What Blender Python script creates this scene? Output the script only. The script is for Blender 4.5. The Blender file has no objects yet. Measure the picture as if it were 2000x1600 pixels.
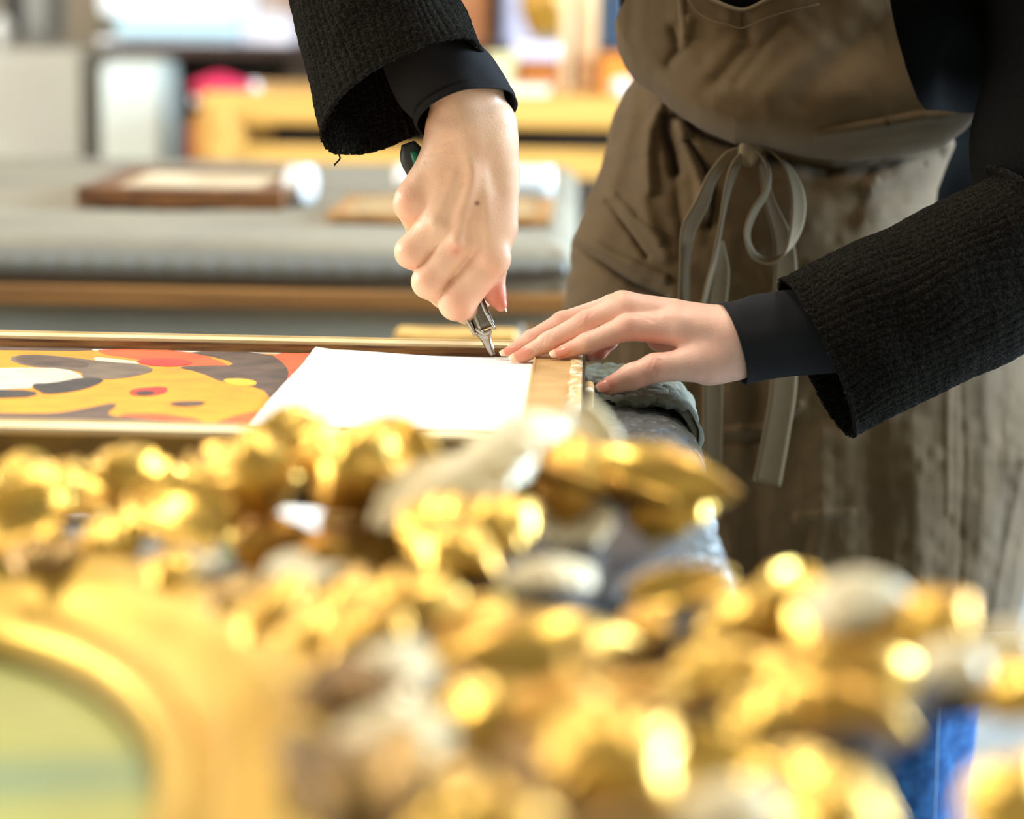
import bpy, bmesh, math, random
import numpy as np
from mathutils import Vector, Matrix, noise
random.seed(7); RNG = np.random.RandomState(7)
sc = bpy.context.scene
C = sc.collection

# ------------------------------------------------------------------ camera
F = 85.0/36.0*2000
ROLL = math.radians(.9); _vx = 137*math.cos(ROLL)-800*math.sin(ROLL); _vy = 137*math.sin(ROLL)+800*math.cos(ROLL)
PITCH = math.atan(_vy/F); YAW = math.atan(_vx/F*math.cos(PITCH))
ZC = 1.17; ZT = 0.90
RI = np.array([math.cos(YAW), math.sin(YAW), 0])
FW = np.array([-math.sin(YAW)*math.cos(PITCH), math.cos(YAW)*math.cos(PITCH), -math.sin(PITCH)])
UP = np.cross(RI, FW)
RI, UP = RI*math.cos(ROLL)+UP*math.sin(ROLL), UP*math.cos(ROLL)-RI*math.sin(ROLL)
CAM = np.array([0, 0, ZC])
def ray(px, py):
    px = np.asarray(px, float)[..., None]; py = np.asarray(py, float)[..., None]
    return RI*(px-1000)/F + UP*(800-py)/F + FW
def P(px, py, d):
    r = ray(px, py); return CAM + r*(np.asarray(d, float)[..., None]/r[..., 1:2])
def PZ(px, py, z):
    r = ray(px, py); return CAM + r*((np.asarray(z, float)[..., None]-ZC)/r[..., 2:3])
DR, DL = 1.62, 1.585; D0 = DR
def H(v, d0=None):
    d0 = d0 or D0
    v = np.asarray(v, float); return P(v[..., 0], v[..., 1], d0 + v[..., 2]*d0/F)

cd = bpy.data.cameras.new('camera'); cam = bpy.data.objects.new('camera', cd); C.objects.link(cam)
cam.location = CAM; cam.rotation_euler = Matrix((tuple(RI), tuple(UP), tuple(-FW))).transposed().to_euler()
cd.lens = 85; cd.sensor_width = 36; cd.clip_start = 0.02
cd.dof.use_dof = True; cd.dof.focus_distance = 1.625; cd.dof.aperture_fstop = 3.9
sc.camera = cam

# ------------------------------------------------------------------ materials
def M(name, col, rough=.6, metal=0, col2=None, nscale=20, mix=(.4, .6), bump=0, bscale=200, attr=False,
      sheen=0, sss=0, coat=0, emit=None, estr=0, spec=.5, stretch=None, bdist=.001, alpha=None, trans=0, wave=None, rough2=None):
    m = bpy.data.materials.new(name); m.use_nodes = True
    nt = m.node_tree; N = nt.nodes; L = nt.links
    b = N['Principled BSDF']
    def rgb(c): return (*c, 1)
    b.inputs['Base Color'].default_value = rgb(col)
    b.inputs['Roughness'].default_value = rough; b.inputs['Metallic'].default_value = metal
    b.inputs['Specular IOR Level'].default_value = spec
    tc = N.new('ShaderNodeTexCoord'); mp = N.new('ShaderNodeMapping'); L.new(tc.outputs['Object'], mp.inputs[0])
    if stretch: mp.inputs['Scale'].default_value = stretch
    src = None
    if attr:
        a = N.new('ShaderNodeAttribute'); a.attribute_name = 'Col'; src = a.outputs['Color']
    if col2 is not None:
        n = N.new('ShaderNodeTexNoise'); n.inputs['Scale'].default_value = nscale; n.inputs['Detail'].default_value = 6
        L.new(mp.outputs[0], n.inputs['Vector'])
        r = N.new('ShaderNodeMapRange'); r.inputs[1].default_value = mix[0]; r.inputs[2].default_value = mix[1]
        L.new(n.outputs['Fac'], r.inputs[0])
        mx = N.new('ShaderNodeMix'); mx.data_type = 'RGBA'
        L.new(r.outputs[0], mx.inputs[0])
        if src is not None: L.new(src, mx.inputs[6])
        else: mx.inputs[6].default_value = rgb(col)
        mx.inputs[7].default_value = rgb(col2); src = mx.outputs[2]
        if attr: # attribute stays dominant
            mul = N.new('ShaderNodeMath'); mul.operation = 'MULTIPLY'; mul.inputs[1].default_value = .25
            L.new(r.outputs[0], mul.inputs[0]); L.new(mul.outputs[0], mx.inputs[0])
        if rough2 is not None:
            rr = N.new('ShaderNodeMapRange'); L.new(n.outputs['Fac'], rr.inputs[0])
            rr.inputs[1].default_value = mix[0]; rr.inputs[2].default_value = mix[1]
            rr.inputs[3].default_value = rough; rr.inputs[4].default_value = rough2
            L.new(rr.outputs[0], b.inputs['Roughness'])
    if src is not None: L.new(src, b.inputs['Base Color'])
    hsock = None
    if bump:
        n2 = N.new('ShaderNodeTexNoise'); n2.inputs['Scale'].default_value = bscale; n2.inputs['Detail'].default_value = 4
        L.new(mp.outputs[0], n2.inputs['Vector']); hsock = n2.outputs['Fac']
    if wave:  # crossing weave: (scale, strength)
        w1 = N.new('ShaderNodeTexWave'); w1.bands_direction = 'X'; w1.inputs['Scale'].default_value = wave[0]; w1.inputs['Distortion'].default_value = 1.0
        w2 = N.new('ShaderNodeTexWave'); w2.bands_direction = 'Z' if len(wave) < 3 else 'Y'; w2.inputs['Scale'].default_value = wave[0]; w2.inputs['Distortion'].default_value = 1.0
        L.new(tc.outputs['Object'], w1.inputs[0]); L.new(tc.outputs['Object'], w2.inputs[0])
        ad = N.new('ShaderNodeMath'); ad.operation = 'ADD'; L.new(w1.outputs['Fac'], ad.inputs[0]); L.new(w2.outputs['Fac'], ad.inputs[1])
        ml = N.new('ShaderNodeMath'); ml.operation = 'MULTIPLY'; ml.inputs[1].default_value = wave[1]; L.new(ad.outputs[0], ml.inputs[0])
        if hsock is not None:
            a2 = N.new('ShaderNodeMath'); a2.operation = 'ADD'; L.new(ml.outputs[0], a2.inputs[0]); L.new(hsock, a2.inputs[1]); hsock = a2.outputs[0]
        else: hsock = ml.outputs[0]
        if not bump: bump = .5
    if hsock is not None:
        bp = N.new('ShaderNodeBump'); bp.inputs['Strength'].default_value = bump; bp.inputs['Distance'].default_value = bdist
        L.new(hsock, bp.inputs['Height']); L.new(bp.outputs[0], b.inputs['Normal'])
    if sheen: b.inputs['Sheen Weight'].default_value = sheen
    if sss:
        b.inputs['Subsurface Weight'].default_value = sss; b.inputs['Subsurface Radius'].default_value = (1, .35, .18)
        b.inputs['Subsurface Scale'].default_value = .004
    if coat: b.inputs['Coat Weight'].default_value = coat; b.inputs['Coat Roughness'].default_value = .15
    if trans: b.inputs['Transmission Weight'].default_value = trans
    if emit: b.inputs['Emission Color'].default_value = rgb(emit); b.inputs['Emission Strength'].default_value = estr
    return m
def s(r, g, b):
    f = lambda c: ((c/255+.055)/1.055)**2.4 if c > 10 else c/255/12.92
    return (f(r), f(g), f(b))

m_skin = M('skin', s(225,170,135), .40, attr=True, col2=s(206,140,112), nscale=70, mix=(.45,.7), bump=.45, bscale=700, bdist=.0005, sss=.10, spec=.4)
m_nail = M('fingernail', s(230,165,145), .22, attr=True, coat=.4)
m_knit = M('black_knit', s(15,14,11), .95, col2=s(40,37,29), nscale=700, mix=(.45,.65), bump=1, bscale=1100, bdist=.0012, spec=.05)
m_fuzz = M('black_fibre', s(28,26,22), .9, spec=.1)
m_lint = M('pale_lint', s(150,145,130), .9)
m_jersey = M('black_jersey', s(31,31,32), .85, bump=.3, bscale=1800, bdist=.0003, spec=.2)
m_linen = M('olive_linen', s(90,72,45), .9, col2=s(77,61,38), nscale=14, mix=(.35,.7), bump=.35, bscale=420, bdist=.0006, wave=(420,.5), spec=.2, sheen=.05)
m_tape = M('linen_tape', s(108,93,69), .9, bump=.4, bscale=700, bdist=.0005, spec=.2)
m_stitch = M('stitching', s(175,160,130), .9)
m_denim = M('blue_denim', s(26,66,112), .85, col2=s(48,96,146), nscale=60, mix=(.45,.7), bump=.3, bscale=900, bdist=.0006, spec=.2)
m_hair = M('brown_hair', s(70,46,30), .5, bump=1, bscale=300, stretch=(1,1,.1))
m_shoe = M('dark_leather', s(35,30,28), .5)
m_white = M('white_paper', s(250,248,242), .75, bump=.1, bscale=60)
m_board = M('white_board', s(246,244,236), .7)
m_pine = M('pale_pine', s(246,226,178), .6, col2=s(226,198,142), nscale=6, mix=(.35,.7), stretch=(3,20,20), bump=.3, bscale=80)
m_rabbet = M('raw_brown_wood', s(150,104,52), .75, col2=s(92,56,22), nscale=5, mix=(.4,.62), stretch=(4,40,60), bump=.5, bscale=90)
m_kraft = M('kraft_tape', s(206,166,108), .6, col2=s(190,148,90), nscale=30, mix=(.4,.6))
m_edge = M('worn_gold_edge', s(150,110,40), .5, .3, col2=s(90,62,18), nscale=12)
m_gesso = M('chipped_gesso', s(232,220,190), .7, col2=s(196,158,100), nscale=110, mix=(.44,.5), bump=.6, bscale=300)
m_black = M('black_paint', s(22,20,20), .35)
m_gold = M('gilded_wood', s(246,202,98), .24, .84, col2=s(178,126,50), nscale=26, mix=(.40,.66), bump=.08, bscale=60, bdist=.002, rough2=.45)
m_goldd = M('aged_gilding', s(190,152,86), .34, .7, col2=s(112,84,46), nscale=22, mix=(.4,.62), bump=.3, bscale=60, bdist=.002)
m_cream = M('worn_gesso', s(226,212,172), .42, .1, col2=s(186,166,120), nscale=22, mix=(.4,.65), bump=.3, bscale=60, bdist=.002)
m_worn = M('worn_gilding', s(172,126,56), .4, .5, col2=s(92,64,30), nscale=34, mix=(.42,.6), bump=.3, bscale=50, bdist=.003)
m_goldm = M('gilded_moulding', s(230,192,94), .36, .75, col2=s(206,164,74), nscale=18, mix=(.4,.7), bump=.1, bscale=30, bdist=.002)
m_carc_shade = M('dark_wood_and_gap_shade', s(36,24,8), .8, col2=s(60,40,14), nscale=18)
m_quilt = M('grey_quilted_pad', s(94,97,94), .36, col2=s(76,79,77), nscale=30, bump=.3, bscale=500, spec=.6)
m_quilt2 = M('grey_green_pad', s(102,105,90), .9, bump=.8, bscale=600, bdist=.001)
m_farpad = M('pale_grey_pad', s(128,121,102), .8, col2=s(114,108,92), nscale=5, bump=.2)
m_farbub = M('bubble_pad', s(92,92,84), .5, bump=.3, bscale=120, bdist=.004)
m_bench = M('bench_wood', s(140,96,40), .6, col2=s(110,72,26), nscale=4, stretch=(1,12,12))
m_floor = M('grey_floor', s(140,142,138), .6, col2=s(128,130,126), nscale=3)
m_wall = M('beige_wall', s(160,148,128), .9, col2=s(150,138,118), nscale=2)
m_ceil = M('white_ceiling', s(225,222,215), .9)
m_dceil = M('dark_ceiling', s(96,92,86), .95)
m_knitb = M('black_knit_body', s(7,7,6), .95, col2=s(14,14,11), nscale=700, bump=.6, bscale=900, spec=.05)
m_steel = M('brushed_steel', s(190,185,175), .22, 1, col2=s(120,112,98), nscale=80, mix=(.5,.75), bump=.2, bscale=300)
m_steeld = M('dark_steel', s(110,104,94), .35, 1)
m_green = M('green_grip', s(20,110,78), .45)
m_rubber = M('dark_rubber', s(34,42,36), .5)
m_lamp = M('lamp_diffuser', (1,1,1), .5, emit=(1.0,.93,.82), estr=1)

# ------------------------------------------------------------------ object helpers
def obj(name, verts, faces, mat, parent=None, smooth=True, col=None, label=None, mats=None, fm=None):
    me = bpy.data.meshes.new(name)
    if isinstance(verts, np.ndarray): verts = verts.tolist()
    if isinstance(faces, np.ndarray): faces = faces.tolist()
    me.from_pydata(verts, [], faces); me.materials.append(mat)
    if mats:
        for x in mats: me.materials.append(x)
    if fm is not None: me.polygons.foreach_set('material_index', fm)
    if smooth: me.polygons.foreach_set('use_smooth', [True]*len(me.polygons))
    if col is not None:
        a = me.color_attributes.new('Col', 'FLOAT_COLOR', 'POINT')
        c = np.ones((len(verts), 4)); c[:, :3] = col; a.data.foreach_set('color', c.ravel())
    me.update(); o = bpy.data.objects.new(name, me); C.objects.link(o)
    if parent is not None:
        o.parent = parent
        if parent.type == 'EMPTY': o.matrix_parent_inverse = Matrix.Translation(-parent.location)
    if label: o['label'] = label
    return o
def obm(name, bm, mat, parent=None, smooth=False, label=None):
    bmesh.ops.recalc_face_normals(bm, faces=bm.faces)
    v = [x.co[:] for x in bm.verts]; bm.verts.index_update()
    f = [[q.index for q in x.verts] for x in bm.faces]; bm.free()
    return obj(name, v, f, mat, parent, smooth, label=label)
def thing(name, label, cat, loc, group=None):
    o = bpy.data.objects.new(name, None); o.empty_display_size = .05; C.objects.link(o)
    o.location = loc; o['label'] = label; o['category'] = cat
    if group: o['group'] = group
    return o
def tag(o, label, cat, group=None, kind=None):
    o['label'] = label; o['category'] = cat
    if group: o['group'] = group
    if kind: o['kind'] = kind
    return o
def struct(o): o['kind'] = 'structure'; return o
def box(bm, x0, x1, y0, y1, z0, z1, bev=0.0, seg=2, rot=None):
    r = bmesh.ops.create_cube(bm, size=1.0)
    vs = r['verts']
    for v in vs: v.co = Vector(((x0+x1)/2+v.co.x*(x1-x0), (y0+y1)/2+v.co.y*(y1-y0), (z0+z1)/2+v.co.z*(z1-z0)))
    if bev:
        es = list({e for v in vs for e in v.link_edges})
        bmesh.ops.bevel(bm, geom=es, offset=bev, segments=seg, affect='EDGES', profile=.5)
    return bm
def bx(name, dims, mat, parent=None, bev=.003, label=None, smooth=False):
    bm = bmesh.new(); box(bm, *dims, bev=bev); return obm(name, bm, mat, parent, smooth, label)
def pxbox(px0, py0, px1, py1, d, depth):
    a = P(px0, py1, d); b = P(px1, py0, d); a2 = P((px0+px1)/2, py1, d); b2 = P((px0+px1)/2, py0, d)
    return (a[0], b[0], d, d+depth, a2[2], b2[2])
def grid_faces(nu, nv, wrap=False):
    f = []
    for i in range(nu-1):
        for j in range(nv if wrap else nv-1):
            a = i*nv+j; b = i*nv+(j+1) % nv
            f.append((a, b, b+nv, a+nv))
    return f
def catmull(pts, n):
    pts = np.array(pts, float); k = len(pts)
    pp = np.vstack([2*pts[0]-pts[1], pts, 2*pts[-1]-pts[-2]])
    t = np.linspace(0, k-1-1e-9, n); i = t.astype(int); f = (t-i)[:, None]
    a, b, c, d = pp[i], pp[i+1], pp[i+2], pp[i+3]
    return .5*((2*b)+(-a+c)*f+(2*a-5*b+4*c-d)*f**2+(-a+3*b-3*c+d)*f**3)
def tube(pts, rad, n=8, sm=6, name='tube', mat=None, parent=None, label=None):
    p = catmull(pts, max(2, (len(pts)-1)*sm+1)); m = len(p)
    r = np.interp(np.linspace(0, 1, m), np.linspace(0, 1, len(np.atleast_1d(rad))), np.atleast_1d(rad)) if np.ndim(rad) else np.full(m, rad)
    t = np.gradient(p, axis=0); t /= np.linalg.norm(t, axis=1)[:, None]+1e-12
    ref = np.array([0, 0, 1.]) if abs(t[0][2]) < .9 else np.array([1., 0, 0])
    V = []
    u = np.cross(t[0], ref)
    for i in range(m):
        u = u-t[i]*u.dot(t[i]); u /= np.linalg.norm(u); w = np.cross(t[i], u)
        for k in range(n):
            a = 2*math.pi*k/n; V.append(p[i]+r[i]*(math.cos(a)*u+math.sin(a)*w))
    f = grid_faces(m, n, True); f.append(tuple(range(n))[::-1]); f.append(tuple(range((m-1)*n, m*n)))
    if name is None: return V, f
    return obj(name, np.array(V), f, mat, parent, label=label)
def fbm(v, sc_, oct=3):
    return np.array([noise.fractal(Vector(q)*sc_, 1.0, 2.0, oct) for q in v])
def vnoise(x, y, seed=0):
    """cheap smooth value noise on arrays"""
    r = np.random.RandomState(seed); T = r.rand(256, 256)*2-1
    xi = np.floor(x).astype(int); yi = np.floor(y).astype(int); fx = x-xi; fy = y-yi
    fx = fx*fx*(3-2*fx); fy = fy*fy*(3-2*fy)
    g = lambda a, b: T[a % 256, b % 256]
    return (g(xi, yi)*(1-fx)+g(xi+1, yi)*fx)*(1-fy)+(g(xi, yi+1)*(1-fx)+g(xi+1, yi+1)*fx)*fy

# ------------------------------------------------------------------ signed-distance modelling
def cone(p, a, b, ra, rb):
    a = np.array(a, np.float32); b = np.array(b, np.float32); ba = b-a; L2 = float(ba.dot(ba))+1e-9
    q = [p[i]-a[i] for i in range(3)]
    t = np.clip((q[0]*ba[0]+q[1]*ba[1]+q[2]*ba[2])/L2, 0, 1)
    d = np.sqrt((q[0]-t*ba[0])**2+(q[1]-t*ba[1])**2+(q[2]-t*ba[2])**2)
    return d-(ra+t*(rb-ra))
def ell(p, c, r):
    k = np.sqrt(sum(((p[i]-c[i])/r[i])**2 for i in range(3)))
    return (k-1)*min(r)
def smin(a, b, k):
    h = np.clip(.5+.5*(b-a)/k, 0, 1); return b*(1-h)+a*h-k*h*(1-h)
def chain(p, pts, k=6):
    d = None
    for a, b in zip(pts[:-1], pts[1:]):
        c = cone(p, a[:3], b[:3], a[3], b[3]); d = c if d is None else smin(d, c, k)
    return d
def segd(p, pts):
    d = None
    for a, b in zip(pts[:-1], pts[1:]):
        c = cone(p, a, b, 0, 0); d = c if d is None else np.minimum(d, c)
    return d
def surfnet(fn, lo, hi, h):
    ax = [np.arange(lo[i], hi[i]+h, h, dtype=np.float32) for i in range(3)]
    n = [len(a) for a in ax]
    vals = np.empty(n, np.float32)
    step = max(1, int(1.5e6/(n[1]*n[2])))
    for i in range(0, n[0], step):
        X, Y, Z = np.meshgrid(ax[0][i:i+step], ax[1], ax[2], indexing='ij'); vals[i:i+step] = fn((X, Y, Z))
    S = vals < 0
    cs = np.zeros([k-1 for k in n], np.uint8)
    offs = [(a, b, c) for a in (0, 1) for b in (0, 1) for c in (0, 1)]
    for a, b, c in offs: cs += S[a:n[0]-1+a, b:n[1]-1+b, c:n[2]-1+c]
    act = np.argwhere((cs > 0) & (cs < 8)); idx = -np.ones(cs.shape, np.int64); idx[tuple(act.T)] = np.arange(len(act))
    cv = {o: vals[act[:, 0]+o[0], act[:, 1]+o[1], act[:, 2]+o[2]] for o in offs}
    acc = np.zeros((len(act), 3)); cnt = np.zeros(len(act))
    for o in offs:
        for ax_ in range(3):
            if o[ax_]: continue
            o2 = list(o); o2[ax_] = 1; o2 = tuple(o2)
            v0, v1 = cv[o], cv[o2]; m = (v0 < 0) != (v1 < 0)
            t = v0[m]/(v0[m]-v1[m]); q = np.tile(np.array(o, float), (m.sum(), 1)); q[:, ax_] = t
            acc[m] += q; cnt[m] += 1
    verts = (act+acc/cnt[:, None])*h+np.array(lo)
    F_ = []
    for ax_ in range(3):
        sl0 = [slice(None)]*3; sl1 = [slice(None)]*3; sl0[ax_] = slice(0, -1); sl1[ax_] = slice(1, None)
        d = S[tuple(sl0)].astype(np.int8)-S[tuple(sl1)].astype(np.int8)
        e = np.argwhere(d != 0); u, w = [i for i in range(3) if i != ax_]
        ok = (e[:, u] > 0) & (e[:, w] > 0) & (e[:, u] < n[u]-1) & (e[:, w] < n[w]-1); e = e[ok]
        sg = d[tuple(e.T)]
        def cid(du, dw):
            q = e.copy(); q[:, u] -= du; q[:, w] -= dw; return idx[tuple(q.T)]
        quad = np.stack([cid(1, 1), cid(0, 1), cid(0, 0), cid(1, 0)], 1)
        if ax_ == 1: quad = quad[:, ::-1]
        quad[sg < 0] = quad[sg < 0][:, ::-1]; F_.append(quad)
    return verts, np.vstack(F_)
def smoothmesh(v, f, it=2, lam=.5):
    e = np.vstack([f[:, [0, 1]], f[:, [1, 2]], f[:, [2, 3]], f[:, [3, 0]]])
    for _ in range(it):
        a = np.zeros_like(v); c = np.zeros(len(v))
        np.add.at(a, e[:, 0], v[e[:, 1]]); np.add.at(a, e[:, 1], v[e[:, 0]])
        np.add.at(c, e[:, 0], 1); np.add.at(c, e[:, 1], 1)
        v = v*(1-lam)+lam*a/np.maximum(c, 1)[:, None]
    return v
exec_parts = []
# ================================================================== ROOM
struct(bx('floor', (-4.2, 3.2, -1.5, 8.2, -.1, 0), m_floor, bev=0))
struct(bx('ceiling', (-4.2, 3.2, -1.5, 8.2, 3.2, 3.3), m_dceil, bev=0))
struct(bx('wall_back', (-4.2, 3.2, 8.0, 8.2, 0, 3.2), m_wall, bev=0))
bm = bmesh.new()
VY0, VY1 = .3, 4.3
box(bm, -4.3, -4.2, -1.5, VY0, 0, 3.2); box(bm, -4.3, -4.2, VY1, 8.2, 0, 3.2)
box(bm, -4.3, -4.2, VY0, VY1, 0, .95); box(bm, -4.3, -4.2, VY0, VY1, 2.5, 3.2)
struct(obm('wall_left', bm, m_wall))
w = bpy.data.objects.new('window_2', None); C.objects.link(w); w.location = (-4.25, 3.2, .95); w['kind'] = 'structure'
bm = bmesh.new()
for a in ((VY0, VY0+.06), (1.6, 1.66), (2.94, 3.0), (VY1-.06, VY1)): box(bm, -4.29, -4.22, a[0], a[1], .95, 2.5)
for a in ((.95, 1.01), (2.44, 2.5)): box(bm, -4.29, -4.22, VY0, VY1, a[0], a[1])
fr = obm('window_frame', bm, m_ceil, w)
bx('pane', (-4.258, -4.252, VY0+.06, VY1-.06, 1.01, 2.44), M('window_glass', (1,1,1), 0, trans=1), fr, bev=0)
struct(bx('wall_front', (-4.2, 3.2, -1.6, -1.5, 0, 3.2), m_wall, bev=0))
bm = bmesh.new()   # right wall with a window opening
WY0, WY1, WZ0, WZ1 = 1.5, 3.9, .95, 2.5
box(bm, 3.1, 3.3, -1.5, WY0, 0, 3.2); box(bm, 3.1, 3.3, WY1, 8.2, 0, 3.2)
box(bm, 3.1, 3.3, WY0, WY1, 0, WZ0); box(bm, 3.1, 3.3, WY0, WY1, WZ1, 3.2)
struct(obm('wall_right', bm, m_ceil))
w = bpy.data.objects.new('window_1', None); C.objects.link(w); w.location = (3.15, 3.1, .95); w['kind'] = 'structure'
bm = bmesh.new()
for a in ((WY0, WY0+.06), (2.67, 2.73), (WY1-.06, WY1)): box(bm, 3.12, 3.2, a[0], a[1], WZ0, WZ1)
for a in ((WZ0, WZ0+.06), (WZ1-.06, WZ1)): box(bm, 3.12, 3.2, WY0, WY1, a[0], a[1])
fr = obm('window_frame', bm, m_ceil, w)
bx('pane', (3.155, 3.16, WY0+.06, WY1-.06, WZ0+.06, WZ1-.06), M('window_glass', (1,1,1), 0, trans=1), fr, bev=0)
struct(bx('wall_strip', (P(140, 300, 6.9)[0], P(204, 300, 6.9)[0], 6.9, 7.1, 0, 3.2), m_wall, bev=0))  # strip of wall added nearer, clear of the cabinet's shadow
# ceiling light panels
LAMPS = [(-2.6,1.5),(-.9,1.5),(.8,1.5),(-2.6,3.4),(-.9,3.4),(.8,3.4),(-2.6,5.3),(-.9,5.3),(.8,5.3)]
for i, (x, y) in enumerate(LAMPS):
    t = thing('ceiling_light', 'long flat ceiling light with white housing above the workshop', 'ceiling light', (x, y, 3.2), 'ceiling lights')
    bx('housing', (x-.17, x+.17, y-.62, y+.62, 3.15, 3.2), m_ceil, t)
    bx('diffuser', (x-.14, x+.14, y-.6, y+.6, 3.14, 3.152), m_lamp, t, bev=0)
# ================================================================== FAR TABLE AND BACKGROUND
m_greyp = M('grey_panel', s(160,162,152), .7, col2=s(150,152,142), nscale=3)
m_yel0 = M('stool_wood', s(214,168,84), .5)
t = thing('work_table', 'long padded work table standing behind the person, two small frames on it', 'table', (-1.2, 3.3, 0))
bx('table_rail', (-2.66, -.0, 2.64, 2.72, .828, .849), m_bench, t)
bx('front_panel', (-2.6, -.06, 2.70, 2.72, .35, .826), m_greyp, t, label='grey painted panel')
bx('table_top', (-2.62, -.02, 2.70, 3.92, .850, .888), m_bench, t)
for x in (-2.5, -.10):
    for y in (2.8, 3.8): bx('leg', (x-.04, x+.04, y-.04, y+.04, 0, .826), m_bench, t)
def drape(name, x0, x1, y0, y1, zt, drop_f, drop_r, rad, mat, amp, per, nx=160, ny=110, parent=None, thick=.008, seed=1):
    """pad lying on a table, rounding over its front (y0) and right (x1) edge"""
    def prof(n, a0, a1, drop):   # path along coordinate: flat, round, drop
        L = [(a0, 0.0)]
        return L
    fl = x1-rad-x0; arc = rad*math.pi/2; tot = fl+arc+drop_r
    sx = np.concatenate([np.linspace(0, fl, nx), fl+np.linspace(0, arc, 16)[1:], fl+arc+np.linspace(0, drop_r, 20)[1:]]) if drop_r else np.linspace(0, x1-x0, nx)
    fly = y1-rad-y0; toty = fly+arc+drop_f
    sy = np.concatenate([np.linspace(0, fly, ny), fly+np.linspace(0, arc, 16)[1:], fly+arc+np.linspace(0, drop_f, 20)[1:]]) if drop_f else np.linspace(0, y1-y0, ny)
    def ev(sv, fl, has):
        if not has: return sv, np.zeros_like(sv)
        a = np.clip((sv-fl)/rad, 0, math.pi/2)
        out = np.minimum(sv, fl)+rad*np.sin(a); dz = -rad*(1-np.cos(a))-np.maximum(sv-fl-arc, 0); return out, dz
    X, ZX = ev(sx, fl, drop_r); Y, ZY = ev(sy, fly, drop_f)
    XX, YY = np.meshgrid(x0+X, y1-Y, indexing='ij'); SX, SY = np.meshgrid(sx, sy, indexing='ij')
    ZZ = zt+np.minimum(ZX[:, None], ZY[None, :])
    bump = amp*(np.sin(SX*2*math.pi/per+2*vnoise(SX*8, SY*8, seed))*np.sin(SY*2*math.pi/per*.8+2*vnoise(SX*7, SY*7, seed+1)))
    ZZ = ZZ+bump+amp*1.5*vnoise(SX*12, SY*12, seed+2)
    # push outward on vertical parts
    XX = XX+np.where(ZX[:, None] < -rad*.5, bump, 0); YY = YY-np.where(ZY[None, :] < -rad*.5, bump, 0)
    V = np.stack([XX, YY, ZZ], -1).reshape(-1, 3)
    o = obj(name, V, grid_faces(len(sx), len(sy)), mat, parent)
    m = o.modifiers.new('thickness', 'SOLIDIFY'); m.thickness = thick; m.offset = -1 if False else 1
    return o
o = drape('padded_cover', -2.68, -.005, 2.675, 3.96, .897, .055, .04, .03, m_farpad, .0012, .035, nx=150, ny=60, thick=.004)
tag(o, 'pale grey padded cover over the far work table', 'table cover')
# bubble edge hanging along the front of the far table
sx = np.linspace(-2.68, -.01, 400); sz = np.linspace(0, 1, 26)
X, T = np.meshgrid(sx, sz, indexing='ij')
sag = .02*np.clip((X+.35)/.33, 0, 1)**2
Z = .888-T*(.038-sag*.8); Y = 2.668-.013*np.sin(T*math.pi)-.0022*np.sin(X*2*math.pi/.03)*np.sin(T*math.pi)*(.6+.4*vnoise(X*9, T*3, 3))
o = obj('bubble_wrap_edge', np.stack([X, Y, Z], -1).reshape(-1, 3), grid_faces(400, 26), m_farbub)
o.modifiers.new('thickness', 'SOLIDIFY').thickness = .003
tag(o, 'grey ribbed bubble padding hanging along the front edge of the far table', 'padding')
t = thing('wooden_sawhorse', 'yellow wooden sawhorse standing behind the near bench below the utility knife', 'sawhorse', (-.16, 2.4, 0))
sx0, sx1 = P(772, 640, 2.4)[0], P(1010, 640, 2.4)[0]; sz = P(890, 639, 2.43)[2]
bx('top_beam', (sx0, sx1, 2.38, 2.43, sz-.07, sz), M('yellow_wood', s(206,162,84), .6, col2=s(170,128,62), nscale=16), t, .004)
for x in (sx0+.02, sx1-.02):
    for q in (-.16, .16): tube([(x, 2.405, sz-.05), (x, 2.405+q, 0)], .014, n=8, name='leg', mat=m_yel0, parent=t, sm=2)
m_walnut = M('walnut_frame', s(112,68,26), .45, col2=s(78,44,14), nscale=12, stretch=(2,12,12))
m_mat = M('old_panel', s(205,190,160), .7, col2=s(176,156,122), nscale=9)
def flat_frame(name, label, x0, x1, y0, y1, z, h, mat, panelmat, rail, cat='picture frame'):
    t = thing(name, label, cat, ((x0+x1)/2, (y0+y1)/2, z))
    bm = bmesh.new()
    box(bm, x0, x1, y0, y0+rail, z, z+h, .002); box(bm, x0, x1, y1-rail, y1, z, z+h, .002)
    box(bm, x0, x0+rail, y0+rail, y1-rail, z, z+h, .002); box(bm, x1-rail, x1, y0+rail, y1-rail, z, z+h, .002)
    obm('frame_moulding', bm, mat, t)
    bx('panel', (x0+rail*.8, x1-rail*.8, y0+rail*.8, y1-rail*.8, z+.002, z+h*.8), panelmat, t)
    return t
ZF = .904
flat_frame('wooden_picture_frame', 'small walnut brown picture frame lying flat on the far table at left', -.632, -.372, 3.03, 3.42, ZF, .024, m_walnut, m_mat, .035)
flat_frame('wooden_picture_frame', 'thin tan picture frame lying flat on the far table behind the fist', -.30, -.032, 2.87, 3.16, ZF, .011, M('tan_frame', s(165,120,66), .5, col2=s(130,90,44), nscale=30), M('tan_panel', s(176,150,104), .6, col2=s(140,112,70), nscale=12), .02)
def roll(name, label, x0, x1, y, z, r, mat):
    V, f = [], []
    t = thing(name, label, 'roll', ((x0+x1)/2, y, z-r))
    tube([(x0, y, z), ((x0+x1)/2, y, z), (x1, y, z)], r, n=20, name='roll_body', mat=mat, parent=t)
    tube([(x0-.003, y, z), (x0+.001, y, z)], r*.45, n=14, name='core', mat=m_kraft, parent=t)
    tube([(x1-.001, y, z), (x1+.003, y, z)], r*.45, n=14, name='core', mat=m_kraft, parent=t)
m_gloss = M('glossy_white', s(208,210,208), .15, coat=.6)
a = P(772, 370, 3.30); b = P(1082, 370, 3.30)
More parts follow.
